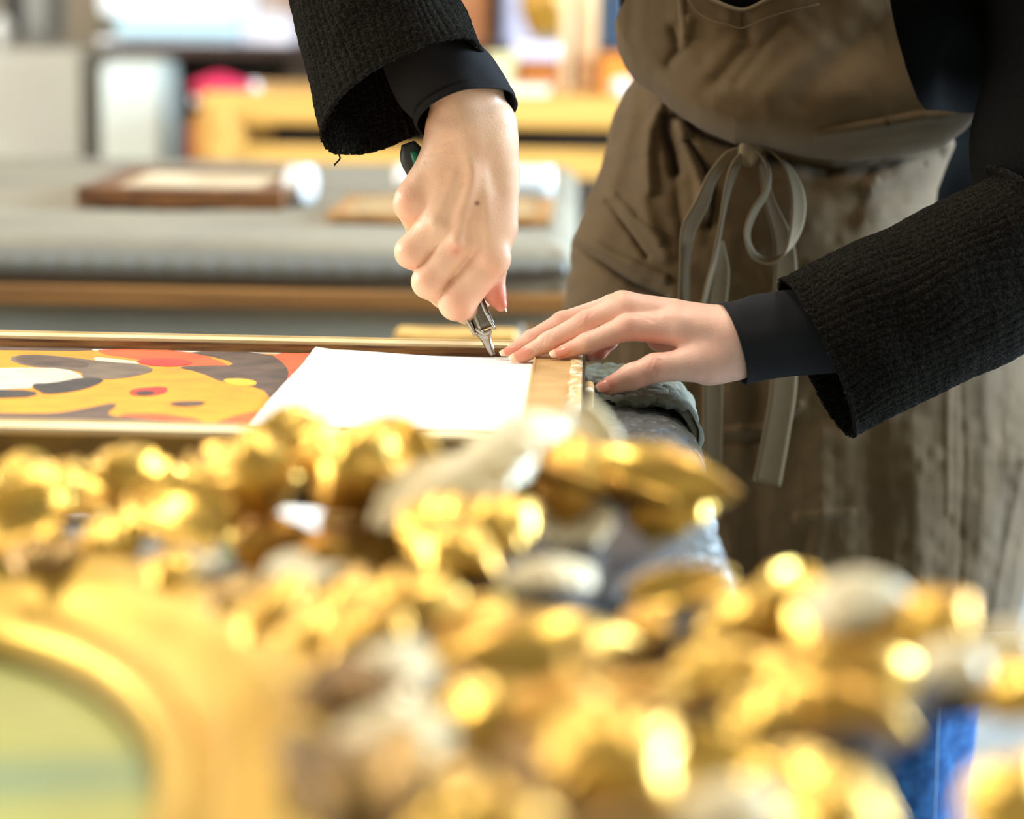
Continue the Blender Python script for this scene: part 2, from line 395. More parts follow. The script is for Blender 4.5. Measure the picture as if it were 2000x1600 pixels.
roll('white_plastic_roll', 'glossy white plastic roll lying on the far table behind the fist', a[0], b[0], 3.30, ZF+.022, .021, m_gloss)
# oval white tape roll beside the walnut frame
c = P(588, 390, 3.12)
t = thing('tape_roll', 'white tape roll standing against the end of the walnut frame', 'tape roll', (c[0], 3.12, ZF))
tube([(c[0]-.012, 3.12, ZF+.026), (c[0]+.012, 3.11, ZF+.026)], .026, n=28, name='tape', mat=m_gloss, parent=t)
tube([(c[0]-.0125, 3.12, ZF+.026), (c[0]+.0125, 3.11, ZF+.026)], .012, n=20, name='core', mat=m_kraft, parent=t)

# ---- yellow wood bench behind
m_yel = M('yellow_pine', s(208,158,78), .5, col2=s(192,142,62), nscale=3, stretch=(1,10,10))
DB = 4.9
def pb(name, px0, py0, px1, py1, d, depth, mat, parent=None, bev=.006, label=None):
    return bx(name, pxbox(px0, py0, px1, py1, d, depth), mat, parent, bev, label)
t = thing('carpenter_bench', 'yellow pine carpenter bench with dark open slot in the background', 'bench', (P(790, 300, DB)[0], DB+.3, 0))
pb('bench_top', 392, 188, 1330, 248, DB, .65, m_yel, t)
pb('lower_apron', 405, 290, 1330, 345, DB, .06, m_yel, t)
z0 = P(700, 345, DB)[2]
pb('vise_jaw', 403, 205, 452, 345, DB-.03, .12, m_yel, t, .01)
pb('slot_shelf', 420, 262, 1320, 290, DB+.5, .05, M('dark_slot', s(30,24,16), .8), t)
pb('bench_back', 420, 240, 1320, 345, DB+.55, .03, m_carc_shade, t)
xl = P(385, 300, DB)[0]; xr = P(1300, 300, DB)[0]
for x in (xl+.04, xr-.04):
    for y in (DB+.06, DB+.55): bx('leg', (x-.05, x+.05, y-.05, y+.05, 0, z0+.12), m_yel, t)
zt = P(700, 188, DB)[2]
# things on / around the bench
def blob(name, label, cat, px, py, d, rx, rz, mat, n=14, ry=None, squash=1):
    c = P(px, py, d); r = rx*d/F; rzz = rz*d/F; ry = r if ry is None else ry
    V = []
    for i in range(n+1):
        th = math.pi*i/n
        for j in range(2*n):
            ph = math.pi*j/n; k = 1+.09*math.sin(3*ph+px)+.06*math.cos(5*th)
            V.append((c[0]+r*k*math.sin(th)*math.cos(ph), d+ry*k*math.sin(th)*math.sin(ph), c[2]+rzz*k*math.cos(th)))
    o = obj(name, V, grid_faces(n+1, 2*n, True), mat); tag(o, label, cat); return o
m_red = M('red_cloth', s(190,20,70), .6); m_dred = M('dark_red_plastic', s(130,8,10), .4)
o = blob('red_cloth_bundle', 'crimson cloth bundle heaped on the left end of the pine bench', 'cloth', 430, 172, DB+.16, 56, 26, m_red, ry=.07)
m_glint = M('pale_glint', s(235,225,225), .08, coat=1)  # pale balls added to stand for blurred points of glint
for i, (x, y, r) in enumerate(((408,178,15),(425,165,13),(496,172,14),(492,188,13),(385,196,13),(402,200,14))):
    tag(blob('glint_ball', 'small shiny pale knob among those around the red cloth on the bench', 'glint', x, 182-r+4 if i<4 else y, DB+.12+.03*i, r, r, m_glint, 8), 'small shiny pale knob among those around the red cloth on the bench', 'glint', 'added pale glints by the red cloth')
pb_ = lambda nm, lab, cat, *a, **k: tag(pb(nm, *a, **k), lab, cat)
# dark side table/desk with shelf
t = thing('dark_wood_desk', 'dark brown wooden desk behind the pine bench at left', 'desk', (P(520, 110, 5.9)[0], 6.1, 0))
pb('desk_top', 205, 92, 1330, 116, 5.9, .7, M('dark_walnut', s(66,40,24), .5, col2=s(48,28,16), nscale=4), t)
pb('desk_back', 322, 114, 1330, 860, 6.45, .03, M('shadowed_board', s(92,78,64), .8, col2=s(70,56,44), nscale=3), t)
pb('desk_side', 318, 114, 334, 912, 6.06, .5, m_carc_shade, t)
pb('drawer_front', 560, 120, 760, 180, 5.93, .5, m_carc_shade, t)
zdt = P(500, 92, 5.9)[2]
def boxthing(nm, lab, cat, px0, py0, px1, py1, d, depth, mat, lidmat=None, lip=10, group=None):
    t = thing(nm, lab, cat, (P((px0+px1)/2, py1, d)[0], d+depth/2, P((px0+px1)/2, py1, d)[2]), group)
    pb('box_body', px0, py0+lip, px1, py1, d, depth, mat, t, .01)
    pb('lid', px0-2, py0, px1+2, py0+lip, d-.005, depth+.01, lidmat or mat, t, .006)
    return t
m_w1 = M('white_plastic', s(226,228,226), .5); m_w2 = M('warm_white', s(206,210,198), .6)
boxthing('white_storage_box', 'tall white storage box standing under the dark desk top', 'box', 205, 120, 310, 900, 5.75, .3, m_w2)
t = thing('white_appliance', 'large white appliance with a pale blue tray on the dark desk', 'appliance', (P(320, 92, 5.95)[0], 6.1, zdt))
pb('appliance_body', 187, -220, 462, 40, 5.95, .4, m_w1, t, .03); pb('blue_tray', 225, 38, 462, 74, 5.93, .42, M('pale_blue_plastic', s(178,206,212), .4), t, .012); pb('appliance_foot', 190, 72, 455, 91, 5.96, .38, M('pale_base', s(214,214,212), .5), t, .01)
pb_('grey_cabinet', 'pale grey metal cabinet by the wall at far left', 'cabinet', -260, 95, 160, 878, 6.3, .5, M('pale_grey_metal', s(200,198,184), .45, col2=s(192,188,176), nscale=3), bev=.012)
pb_('dark_bottle_rack', 'narrow black upright case on top of the grey cabinet', 'case', 10, -160, 42, 80, 6.5, .1, M('black_case', s(28,26,24), .5))
pb_('grey_binder', 'grey box file standing beside the black case on the cabinet', 'box file', 46, -140, 92, 82, 6.5, .2, M('grey_file', s(150,152,148), .7))
blob('white_ceramic_jar', 'round white jar on the grey cabinet at the left picture edge', 'jar', 5, 62, 6.4, 20, 30, m_w1)
# chest of red drawer units in shade below desk
pb_('red_toolbox', 'dark red toolbox on the floor side of the pine bench', 'toolbox', 362, 236, 402, 330, 5.3, .2, m_dred, bev=.01)
# upper right: shelf objects
m_kb = M('brown_cardboard', s(178,120,76), .8, col2=s(150,96,58), nscale=5); m_lil = M('lilac_white', s(216,208,222), .6); m_gd = M('ochre_metal', s(196,152,56), .35, .3, col2=s(150,104,30), nscale=10)
m_be = M('pale_beige_wood', s(214,180,132), .6, col2=s(192,150,104), nscale=4, stretch=(8,8,1)); m_or = M('orange_brown', s(208,128,40), .5); m_nav = M('navy_binding', s(38,58,78), .6)
boxthing('cardboard_box', 'brown cardboard box on the back desk between the arm and the apron', 'box', 880, -160, 958, 92, 5.95, .3, m_kb)
pb_('black_upright_panel', 'thin black board standing right of the brown cardboard box', 'board', 960, -150, 975, 92, 5.98, .2, M('black_board', s(40,30,22), .7))
boxthing('lilac_storage_tub', 'pale lilac tub standing beside the thin black board', 'tub', 978, -120, 1042, 92, 6.05, .3, m_lil)
t = thing('ochre_vase', 'round ochre metal vase on the lilac tray at the back', 'vase', (P(1068, 90, 5.85)[0], 5.85, zdt))
c = P(1068, 92, 5.85); prof = [(0,.0),(.045,.0),(.05,.01),(.072,.06),(.07,.10),(.05,.14),(.032,.16),(.036,.19),(.055,.30)]
V = []; 
for r, z in prof:
    for k in range(28): V.append((c[0]+r*.95*math.cos(k*math.tau/28), 5.85+r*math.sin(k*math.tau/28), c[2]+.03+z))
obj('vase_body', V, grid_faces(len(prof), 28, True), m_gd, t)
pb('vase_tray', 1000, 84, 1095, 118, 5.75, .25, m_lil, t, .01)
for i, (x0, x1) in enumerate(((1092,1122),(1128,1172))):
    lb = ['narrow pale beige plank leaning upright beside the ochre vase', 'wide pale beige plank leaning upright beside the dark blue book'][i]
    pb_('upright_plank', lb, 'plank', x0, -200, x1, 186 - (4 if i else 0), 5.2, .03, m_be)
pb_('blue_book', 'tall dark blue book standing left of the apron', 'book', 1174, -20, 1222, 94, 5.9, .22, m_nav)
boxthing('orange_drawer_box', 'orange wooden drawer box at the right end of the pine bench', 'box', 1172, 108, 1330, 187, 5.15, .28, m_or)
boxthing('brown_drawer_box', 'brown wooden drawer box at the back of the pine bench', 'box', 1015, 122, 1090, 187, 5.2, .2, M('brown_drawer', s(160,92,26), .5))
boxthing('cream_carton', 'pale yellow carton on the bench right of the wrist', 'carton', 948, 106, 1012, 187, 5.22, .2, M('cream_card', s(214,206,158), .7))
pb_('paper_stack', 'low stack of off white paper on the pine bench beside the cuff', 'paper stack', 985, 170, 1072, 188, 4.95, .2, M('offwhite', s(234,214,190), .7))
blob('white_ball', 'small white ball on the pine bench touching the apron outline', 'ball', 1212, 188-17, 4.97, 18, 17, m_w1)
boxthing('pale_carton', 'pale pinkish carton on the desk behind the knitted sleeve', 'carton', 462, 28, 560, 92, 6.0, .25, M('pale_pink_card', s(224,214,214), .7))
pb_('brown_bottle_crate', 'brown crate at the back of the desk behind the knitted sleeve', 'crate', 497, -160, 640, 91, 6.3, .10, M('brown_mottle', s(166,130,104), .7, col2=s(214,204,196), nscale=9))

# ================================================================== NEAR TABLE
t = thing('workbench', 'workbench in front with its corner under the grey quilted pad', 'table', (-.6, 1, 0))
bx('bench_top', (-1.5, .045, .3, 1.70, .84, .885), m_bench, t)
bx('bench_rail', (-1.45, .0, .36, 1.64, .76, .84), m_bench, t)
for x in (-1.4, -.06):
    for y in (.42, 1.58): bx('leg', (x-.035, x+.035, y-.035, y+.035, 0, .76), m_bench, t)
def pad(name, x0, x1, y0, y1, zt, rad, drop, thick, mat, amp, per, seed, back_drop=0):
    fl = x1-rad-x0; arc = rad*math.pi/2
    sx = np.concatenate([np.concatenate([np.linspace(0, max(0, fl-.16), 60), np.linspace(max(0, fl-.16), fl, 170)[1:]]), fl+np.linspace(0, arc, 34)[1:], fl+arc+np.linspace(0, drop, 50)[1:]])
    ll = y1-y0; sy = np.concatenate([np.linspace(0, ll*.5, 110), np.linspace(ll*.5, ll, 430)[1:]]) if ll > .5 else np.linspace(0, ll, 260); ny = len(sy)
    a = np.clip((sx-fl)/rad, 0, math.pi/2); X = x0+np.minimum(sx, fl)+rad*np.sin(a); Z = zt-rad*(1-np.cos(a))-np.maximum(sx-fl-arc, 0)
    nx_ = np.sin(a); nz_ = np.cos(a)
    SX, SY = np.meshgrid(sx, sy, indexing='ij')
    row = (SY+.006*vnoise(SX*25, SY*25, seed))/per
    stag = np.floor(row) % 2*.5
    b = amp*.5*vnoise(SX*230, SY*170, seed+12)+amp*(np.abs(np.sin(math.pi*row))*(.55+.45*np.abs(np.sin(math.pi*((SX+.004*vnoise(SX*40, SY*40, seed+5))/per*1.3+stag)))))+amp*.9*vnoise(SX*30, SY*30, seed+3)+amp*1.6*vnoise(SX*9, SY*9, seed+4)
    endr = .02*(1-np.sqrt(np.clip(1-np.clip((SY-(y1-y0)+.02)/.02, 0, 1)**2, 0, 1)))
    fr_ = np.clip(1-SY/.004, 0, 1)*0
    XX = X[:, None]+nx_[:, None]*b; ZZ = Z[:, None]+nz_[:, None]*b-endr-fr_; YY = y0+SY+(.004*vnoise(SX*60, SY*0+1, seed+8))*(SY < .02)
    o = obj(name, np.stack([XX, YY, ZZ], -1).reshape(-1, 3), grid_faces(len(sx), ny), mat)
    m = o.modifiers.new('thickness', 'SOLIDIFY'); m.thickness = thick; m.offset = -1
    return o
o = pad('quilted_pad', -1.45, .078, .31, 1.735, .897, .034, .17, .006, m_quilt, .0022, .012, 11)
tag(o, 'blue grey quilted pad covering the near workbench and hanging over its edge', 'table cover')
o = pad('folded_blanket', .008, .0735, 1.575, 1.742, .9055, .022, .006, .006, m_quilt2, .0030, .012, 31)
tag(o, 'grey green folded blanket under the left hand at the bench corner', 'blanket')

# ------------------------------------------------------------------ picture frame being worked on (face down, back up)
ZR = .935
def L2(p, q, x):  # y on line at px x
    return p[1]+(q[1]-p[1])*(x-p[0])/(q[0]-p[0])
o1 = PZ(0, 648, ZR); o2 = PZ(1136, 671, ZR)          # outer back edge
th_ = math.atan2(o2[1]-o1[1], o2[0]-o1[0])
ex = np.array([math.cos(th_), math.sin(th_), 0]); ey = np.array([-math.sin(th_), math.cos(th_), 0])
corner = o2.copy(); corner[2] = 0
fr1 = PZ(500, 832, ZR); wid = -np.dot(fr1-o2, ey)+.0      # inner front edge distance
RW = .026; HF = wid+RW
def fw(u, v, z): return corner-ex*u-ey*v+np.array([0, 0, z])   # u leftwards, v towards the camera
def fbox(u0, u1, v0, v1, z0, z1, bm, sub=1, jit=0):
    r = bmesh.ops.create_cube(bm, size=1.0)
    for q in r['verts']:
        q.co = Vector(fw((u0+u1)/2+q.co.x*(u1-u0), (v0+v1)/2+q.co.y*(v1-v0), (z0+z1)/2+q.co.z*(z1-z0)))
LF = .78
t = thing('picture_frame', 'long pine backed picture frame lying face down on the near workbench', 'picture frame', tuple(fw(LF/2, HF/2, .905)))
def rail(nm, u0, u1, v0, v1, mt, mi, lab=None):
    bm = bmesh.new(); fbox(u0, u1, v0, v1, .906, ZR, bm)
    bmesh.ops.bevel(bm, geom=list(bm.edges), offset=.0012, segments=2, affect='EDGES'); obm(nm, bm, mt, t, label=lab)
rail('back_rail', 0, LF, 0, RW, m_pine, 0)
rail('front_rail', 0, LF, HF-RW, HF, m_pine, 0)
rail('left_rail', LF-RW, LF, RW, HF-RW, m_pine, 0)
rail('side_rail', 0, .031, RW, HF-RW, m_kraft, 0, 'side rail covered with tan paper tape')
def fpart(nm, u0, u1, v0, v1, z0, z1, mt, lab=None):
    bm = bmesh.new(); fbox(u0, u1, v0, v1, z0, z1, bm); return obm(nm, bm, mt, t, label=lab)
fpart('rabbet', .031, LF-RW, RW, RW+.003, .915, ZR-.0008, m_rabbet, 'rough brown inner edge of the back rail')
fpart('rabbet', .031, LF-RW, HF-RW-.003, HF-RW, .915, ZR-.002, m_rabbet)
fpart('outer_face', -.0, LF, HF, HF+.004, .905, ZR-.002, m_edge, 'dull gold outer face of the front rail')
fpart('outer_face', -.003, 0.0, 0, HF, .905, ZR+.0005, m_black, 'black outer face of the side rail')
# chipped gesso along the outer edge of the side rail
V = []; n = 220
for i in range(n):
    v = .006+(HF-.012)*i/(n-1); w_ = .0055+.0035*noise.noise(Vector((i*.11, 0, 0)))+.002*noise.noise(Vector((i*.6, 3, 0)))
    for k, (a, b) in enumerate(((-.001, 0), (-.0012, .0012), (w_*.5, .0014), (w_, .0010), (w_+.0003, 0))):
        V.append(fw(a, v, ZR+b+(.0005*noise.noise(Vector((i*.5, k*3, 1))) if 0 < k < 4 else 0)))
obj('gesso_edge', np.array(V), grid_faces(n, 5), m_gesso, t)
o = bx('corner_wedge', (*sorted((P(1141,760,1.52)[0], P(1160,760,1.52)[0])), 1.50, 1.535, .9115, .929), m_gesso, bev=.002)
tag(o, 'small cream wooden wedge between the frame side and the thumb', 'wedge')
# mount board, painting, white sheet
fpB = bmesh.new(); fbox(.031, LF-RW, RW+.003, HF-RW-.003, .912, .9285, fpB)
o = obm('mount_board', fpB, m_board); tag(o, 'white mount board filling the inside of the long frame', 'board')
ZP = .9292
TL = PZ(2, 679, ZP)
def onp(pts, z): return [tuple(PZ(a, b, z)) for a, b in pts]
def chaik(pts, it=2):
    p = [np.array(q, float) for q in pts]
    for _ in range(it):
        r = []
        for i in range(len(p)):
            a, b = p[i], p[(i+1) % len(p)]; r += [a*.75+b*.25, a*.25+b*.75]
        p = r
    return p
# painting panel: parallelogram following the frame axes, outline from the picture
quad = [(-260, 677), (636, 693), (560, 842), (-330, 824)]
q0 = [PZ(a, b, ZP) for a, b in quad]
bm = bmesh.new()
vb = [bm.verts.new((*q[:2], ZP-.0006)) for q in q0]; vt = [bm.verts.new((*q[:2], ZP)) for q in q0]
bm.faces.new(vb[::-1]); bm.faces.new(vt)
for i in range(4): bm.faces.new((vb[i], vb[(i+1) % 4], vt[(i+1) % 4], vt[i]))
pt = thing('abstract_painting', 'abstract painting with orange, yellow and dark brown shapes in the frame', 'painting', tuple(q0[0]))
def pm(nm, c, c2=None): return M(nm, s(*c), .6, col2=s(*(c2 or c)), nscale=45, mix=(.4, .7), bump=.25, bscale=350, bdist=.0004)
obm('painted_ground', bm, pm('paint_ochre', (244,160,26), (236,144,20)), pt)
PA = {'or': pm('paint_orange', (226,104,48), (214,86,40)), 'dk': pm('paint_umber', (106,82,66), (74,56,46)), 'bk': pm('paint_black', (50,44,40), (74,64,56)),
      'gy': pm('paint_pale', (226,212,186), (208,192,166)), 'rd': pm('paint_red', (196,50,40), (214,74,52)), 'ye': pm('paint_yellow', (252,186,44)), 'br': pm('paint_taupe', (128,108,88), (100,82,66))}
def cp(l): return [(x/1.6, 620+y/1.6) for x, y in l]
shapes = [
 ('dk', [(-420,92),(80,93),(300,96),(270,106),(150,104),(60,103),(-420,100)], 1),
 ('or', [(300,97),(600,103),(720,150),(700,156),(520,150),(400,126),(320,116)], 1),
 ('gy', [(290,122),(350,128),(450,140),(400,150),(300,138)], 1),
 ('dk', [(560,104),(850,110),(900,150),(905,185),(880,230),(850,262),(820,220),(700,205),(620,170),(545,155),(640,150),(740,150),(700,130)], 2),
 ('or', [(840,110),(1010,112),(960,150),(880,260),(860,250),(905,185),(895,150)], 1),
 ('or', [(850,262),(890,230),(800,345),(640,345),(720,310),(820,290)], 1),
 ('ye', [(690,192),(760,190),(805,200),(795,214),(720,212)], 2),
 ('br', [(20,128),(80,114),(200,122),(340,140),(440,145),(490,165),(420,185),(330,195),(250,188),(262,172),(200,160),(80,152)], 2),
 ('dk', [(35,126),(90,117),(190,124),(280,140),(270,160),(180,152),(80,148)], 2),
 ('gy', [(-420,170),(60,156),(200,158),(262,182),(250,196),(110,208),(90,224),(-420,235)], 1),
 ('bk', [(100,206),(160,206),(262,186),(330,192),(300,212),(230,232),(140,240),(120,228),(105,222)], 1),
 ('bk', [(-420,226),(60,224),(130,236),(70,252),(-420,256)], 1),
 ('rd', [(420,134),(500,126),(590,134),(605,144),(540,154),(450,148)], 2),
 ('rd', [(400,234),(420,222),(520,214),(524,232),(480,244),(420,244)], 1),
 ('bk', [(415,234),(470,228),(490,238),(440,246)], 1),
 ('dk', [(525,268),(570,262),(645,262),(630,274),(560,278)], 1),
 ('dk', [(-420,290),(60,300),(160,300),(250,288),(340,268),(370,270),(330,300),(370,312),(560,312),(600,330),(560,345),(-420,345)], 2),
 ('or', [(370,300),(500,300),(640,320),(620,345),(560,325),(400,312)], 1),
]
for i, (m_, pts, it) in enumerate(shapes):
    pz = ZP+.00003*(i+1)
    poly = chaik(cp(pts), 1)
    bm = bmesh.new(); vs = [bm.verts.new(PZ(a, b, pz)) for a, b in poly]
    f0 = bm.faces.new(vs)
    bmesh.ops.triangulate(bm, faces=[f0])
    # thin paint layer with its own edge
    r = bmesh.ops.extrude_face_region(bm, geom=bm.faces[:])
    for g in r['geom']:
        if isinstance(g, bmesh.types.BMVert): g.co.z -= .000025*(i+1)
    obm('paint_shape', bm, PA[m_], pt)
# white sheet laid over the right part
crn = [(617, 680), (1046, 705), (1022, 858), (468, 846)]
cw = [PZ(a, b, .9318) for a, b in crn]
NU, NV = 90, 60; V = []
for i in range(NU):
    for j in range(NV):
        a, b = i/(NU-1), j/(NV-1)
        p = (1-a)*(1-b)*cw[0]+a*(1-b)*cw[1]+a*b*cw[2]+(1-a)*b*cw[3]
        edge = min(a, b*2)
        p = p+ (np.array([.0006*noise.noise(Vector((j*.5, 0, 0))), 0, 0]) if i == 0 else 0)
        p[2] = .9315+.0006*noise.noise(Vector((a*3, b*3, 0)))+.0018*max(0, 1-a*12)*max(0, 1-b*5)
        V.append(p)
o = obj('white_paper_sheet', np.array(V), grid_faces(NU, NV), m_white); o.modifiers.new('thickness', 'SOLIDIFY').thickness = .0006
tag(o, 'blank white paper sheet covering the right part of the painting', 'paper')
# white scraps on the bench in front of the long frame
for nm, lab, cat, q, mt in (('white_card', 'square white card on the bench below the long frame, nearer the middle', 'card', [(562,972),(662,972),(658,1050),(480,1050)], m_white),
                   ('white_card', 'narrow white card on the bench at left behind the gilt leaves', 'card', [(105,985),(206,985),(204,1022),(108,1022)], m_white)):
    z = .902; w4 = [PZ(a, b, z) for a, b in q]
    bm = bmesh.new(); vb = [bm.verts.new((*p[:2], z)) for p in w4]; vt = [bm.verts.new((*p[:2], z+.002)) for p in w4]
    bm.faces.new(vt); bm.faces.new(vb[::-1])
    for i in range(4): bm.faces.new((vb[i], vb[(i+1) % 4], vt[(i+1) % 4], vt[i]))
    o = obm(nm, bm, mt); tag(o, lab, cat)
c = PZ(466, 1046, .915)
t = thing('green_bottle_cap', 'small bright green cap on the bench among the gilt leaves', 'cap', (c[0], c[1], .902))
tube([(c[0], c[1], .902), (c[0], c[1], .923)], [.0085, .0075], n=24, name='cap_body', mat=M('bright_green', s(40,170,30), .4), parent=t, sm=2)
tube([(c[0], c[1], .923), (c[0], c[1], .926)], [.006, .005], n=24, name='cap_rim', mat=M('bright_green_rim', s(30,150,24), .4), parent=t, sm=2)
# ================================================================== GILDED FRAME IN THE FOREGROUND
GO = np.array([-.27, .66, .90])
gf = thing('ornate_gilded_frame', 'large ornate gilded frame with oval opening and acanthus leaves in the foreground', 'picture frame', tuple(GO))
def ring(name, prof, ax, bx_, mat, n=140, lumps=0, label=None, parent=None):
    """prof: list of (offset outwards, z)"""
    V = []
    for k in range(n):
        t = math.tau*k/n; nx, ny = math.cos(t)/ax, math.sin(t)/bx_; l = math.hypot(nx, ny); nx /= l; ny /= l
        for j, (o, z) in enumerate(prof):
            wob = lumps*math.sin(t*36+j*.7)*(.5+.5*math.sin(t*7)) if lumps else 0
            V.append((GO[0]+ax*math.cos(t)+nx*(o+wob), GO[1]+bx_*math.sin(t)+ny*(o+wob), z+wob*.6))
    f = []
    m = len(prof)
    for k in range(n):
        for j in range(m):
            f.append((k*m+j, k*m+(j+1) % m, ((k+1) % n)*m+(j+1) % m, ((k+1) % n)*m+j))
    return obj(name, V, f, mat, parent or gf, label=label)
# inner oval a=.135 b=.235 ; broad cove moulding outwards
AX, BY = .149, .242
cove = [(0, .922), (0, .932), (.004, .9345), (.010, .934), (.013, .930), (.018, .930), (.024, .937), (.032, .946), (.040, .951), (.047, .951), (.053, .947), (.057, .940), (.060, .938), (.064, .940), (.066, .936), (.066, .905), (.03, .903)]
cove = [(a*1.12, b) for a, b in cove]
ring('oval_moulding', cove, AX, BY, m_goldm)
ring('sight_edge', [(-.003, .918), (-.003, .9235), (.002, .925), (.003, .918)], AX, BY, M('olive_sight_line', s(140,120,40), .5, .3))
ring('outer_carcass', [(.072, .903), (.074, .937), (.084, .938), (.10, .930), (.118, .914), (.118, .903)], AX, BY, m_worn, lumps=.0055)
# landscape painting inside the oval
n = 64; rr = 24; V = [(GO[0], GO[1], .918)]; col = []
def pcol(x, y):
    g = np.array(s(196,196,104)); bl = np.array(s(120,160,130)); ye = np.array(s(206,204,96)); pa = np.array(s(190,196,130))
    n1 = noise.noise(Vector((x*14, y*30, 1)))*.5+.5; band = math.exp(-((y-(GO[1]+.085+.2*(x+.2)))/.022)**2)
    c = ye*n1+g*(1-n1); c = c*(1-band*.8)+bl*band*.8
    top = max(0, min(1, (y-GO[1]-.12)/.06)); return (c*(1-top*.5)+pa*top*.5)*.72
col.append(pcol(GO[0], GO[1])); fs = []
for i in range(1, rr+1):
    for k in range(n):
        t = math.tau*k/n; x = GO[0]+(AX+.002)*i/rr*math.cos(t); y = GO[1]+(BY+.002)*i/rr*math.sin(t)
        V.append((x, y, .918)); col.append(pcol(x, y))
for k in range(n): fs.append((0, 1+k, 1+(k+1) % n))
for i in range(rr-1):
    for k in range(n): fs.append((1+i*n+k, 1+(i+1)*n+k, 1+(i+1)*n+(k+1) % n, 1+i*n+(k+1) % n))
o = obj('oval_canvas', V, fs, M('landscape_paint', s(196,196,104), .5, attr=True, bump=.3, bscale=120), gf, col=np.array(col), label='soft green and yellow landscape painting in the oval')
o.modifiers.new('thickness', 'SOLIDIFY').thickness = .002

G, D_, CR = m_gold, m_goldd, m_cream
def leaf(px, py, z, L, W, ang, tilt=.5, curl=1.5, cup=.35, mat=None, lob=5, seed=0, name='acanthus_leaf', drop=True):
    """carved acanthus leaf; px,py its middle as seen, z height; L,W in metres; ang heading in the plane (deg, 0 = right, 90 = away)"""
    r = random.Random(seed+int(px*7+py)); c = PZ(px, py, z); nu, nv = 15, 34; L *= 1.25 if py < 1010 else 1.15 if py < 1200 else 1.35; W *= 1.4 if py < 1010 else 1.2 if py < 1200 else 1.4
    a = math.radians(ang); dx = np.array([math.cos(a), math.sin(a), 0]); sx = np.array([-math.sin(a), math.cos(a), 0]); up = np.array([0, 0, 1.])
    # centreline: arc in the (dx, up) plane, starts rising at tilt and bends by curl
    pts = []; p = np.array([0., 0.]); th = tilt; st = L/(nv-1)
    for j in range(nv):
        pts.append(p.copy()); th_ = th-curl*(j/(nv-1))**1.3; p = p+st*np.array([math.cos(th_), math.sin(th_)])
    pts = np.array(pts); mid = pts.mean(0)
    V = []
    for j in range(nv):
        v = j/(nv-1); th_ = tilt-curl*v**1.3; nrm = -math.sin(th_)*dx+math.cos(th_)*up
        w = W*.5*(math.sin(math.pi*min(1, .12+v*.88))**.6)*(.80+.22*abs(math.cos(v*(lob+1)*math.pi))**.5)*(1-.25*v)+.001
        q = c+dx*(pts[j][0]-mid[0])+up*(pts[j][1]-mid[1])
        for i in range(nu):
            u = i/(nu-1)*2-1
            rib = .02*W*math.cos(u*math.pi*3)*(1-abs(u))
            V.append(q+sx*u*w*math.cos(cup*u*u*.9)+nrm*(cup*W*.5*(u*u)*(1 if cup > 0 else 1)-rib*.8+ .05*W*math.exp(-(u*5)**2)))
    V = np.array(V); pit = math.radians(r.uniform(22, 55) if mat is G else r.uniform(4, 22)); q0 = V-c
    V = c+np.stack([q0[:, 0], q0[:, 1]*math.cos(pit)-q0[:, 2]*math.sin(pit), q0[:, 1]*math.sin(pit)+q0[:, 2]*math.cos(pit)], 1)
    V[:, 2] = np.maximum(V[:, 2], .907)
    o = obj(name, V, [q[::-1] for q in grid_faces(nv, nu)], mat or m_gold, gf, mats=[m_carc_shade])
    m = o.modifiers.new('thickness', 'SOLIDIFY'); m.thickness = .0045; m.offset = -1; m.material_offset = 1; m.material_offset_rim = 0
    m = o.modifiers.new('soft', 'SUBSURF'); m.levels = 1; m.render_levels = 1
    return o
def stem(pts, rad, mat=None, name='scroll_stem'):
    return tube([PZ(a, b, z) for a, b, z in pts], rad, n=12, name=name, mat=m_carc_shade, parent=gf)
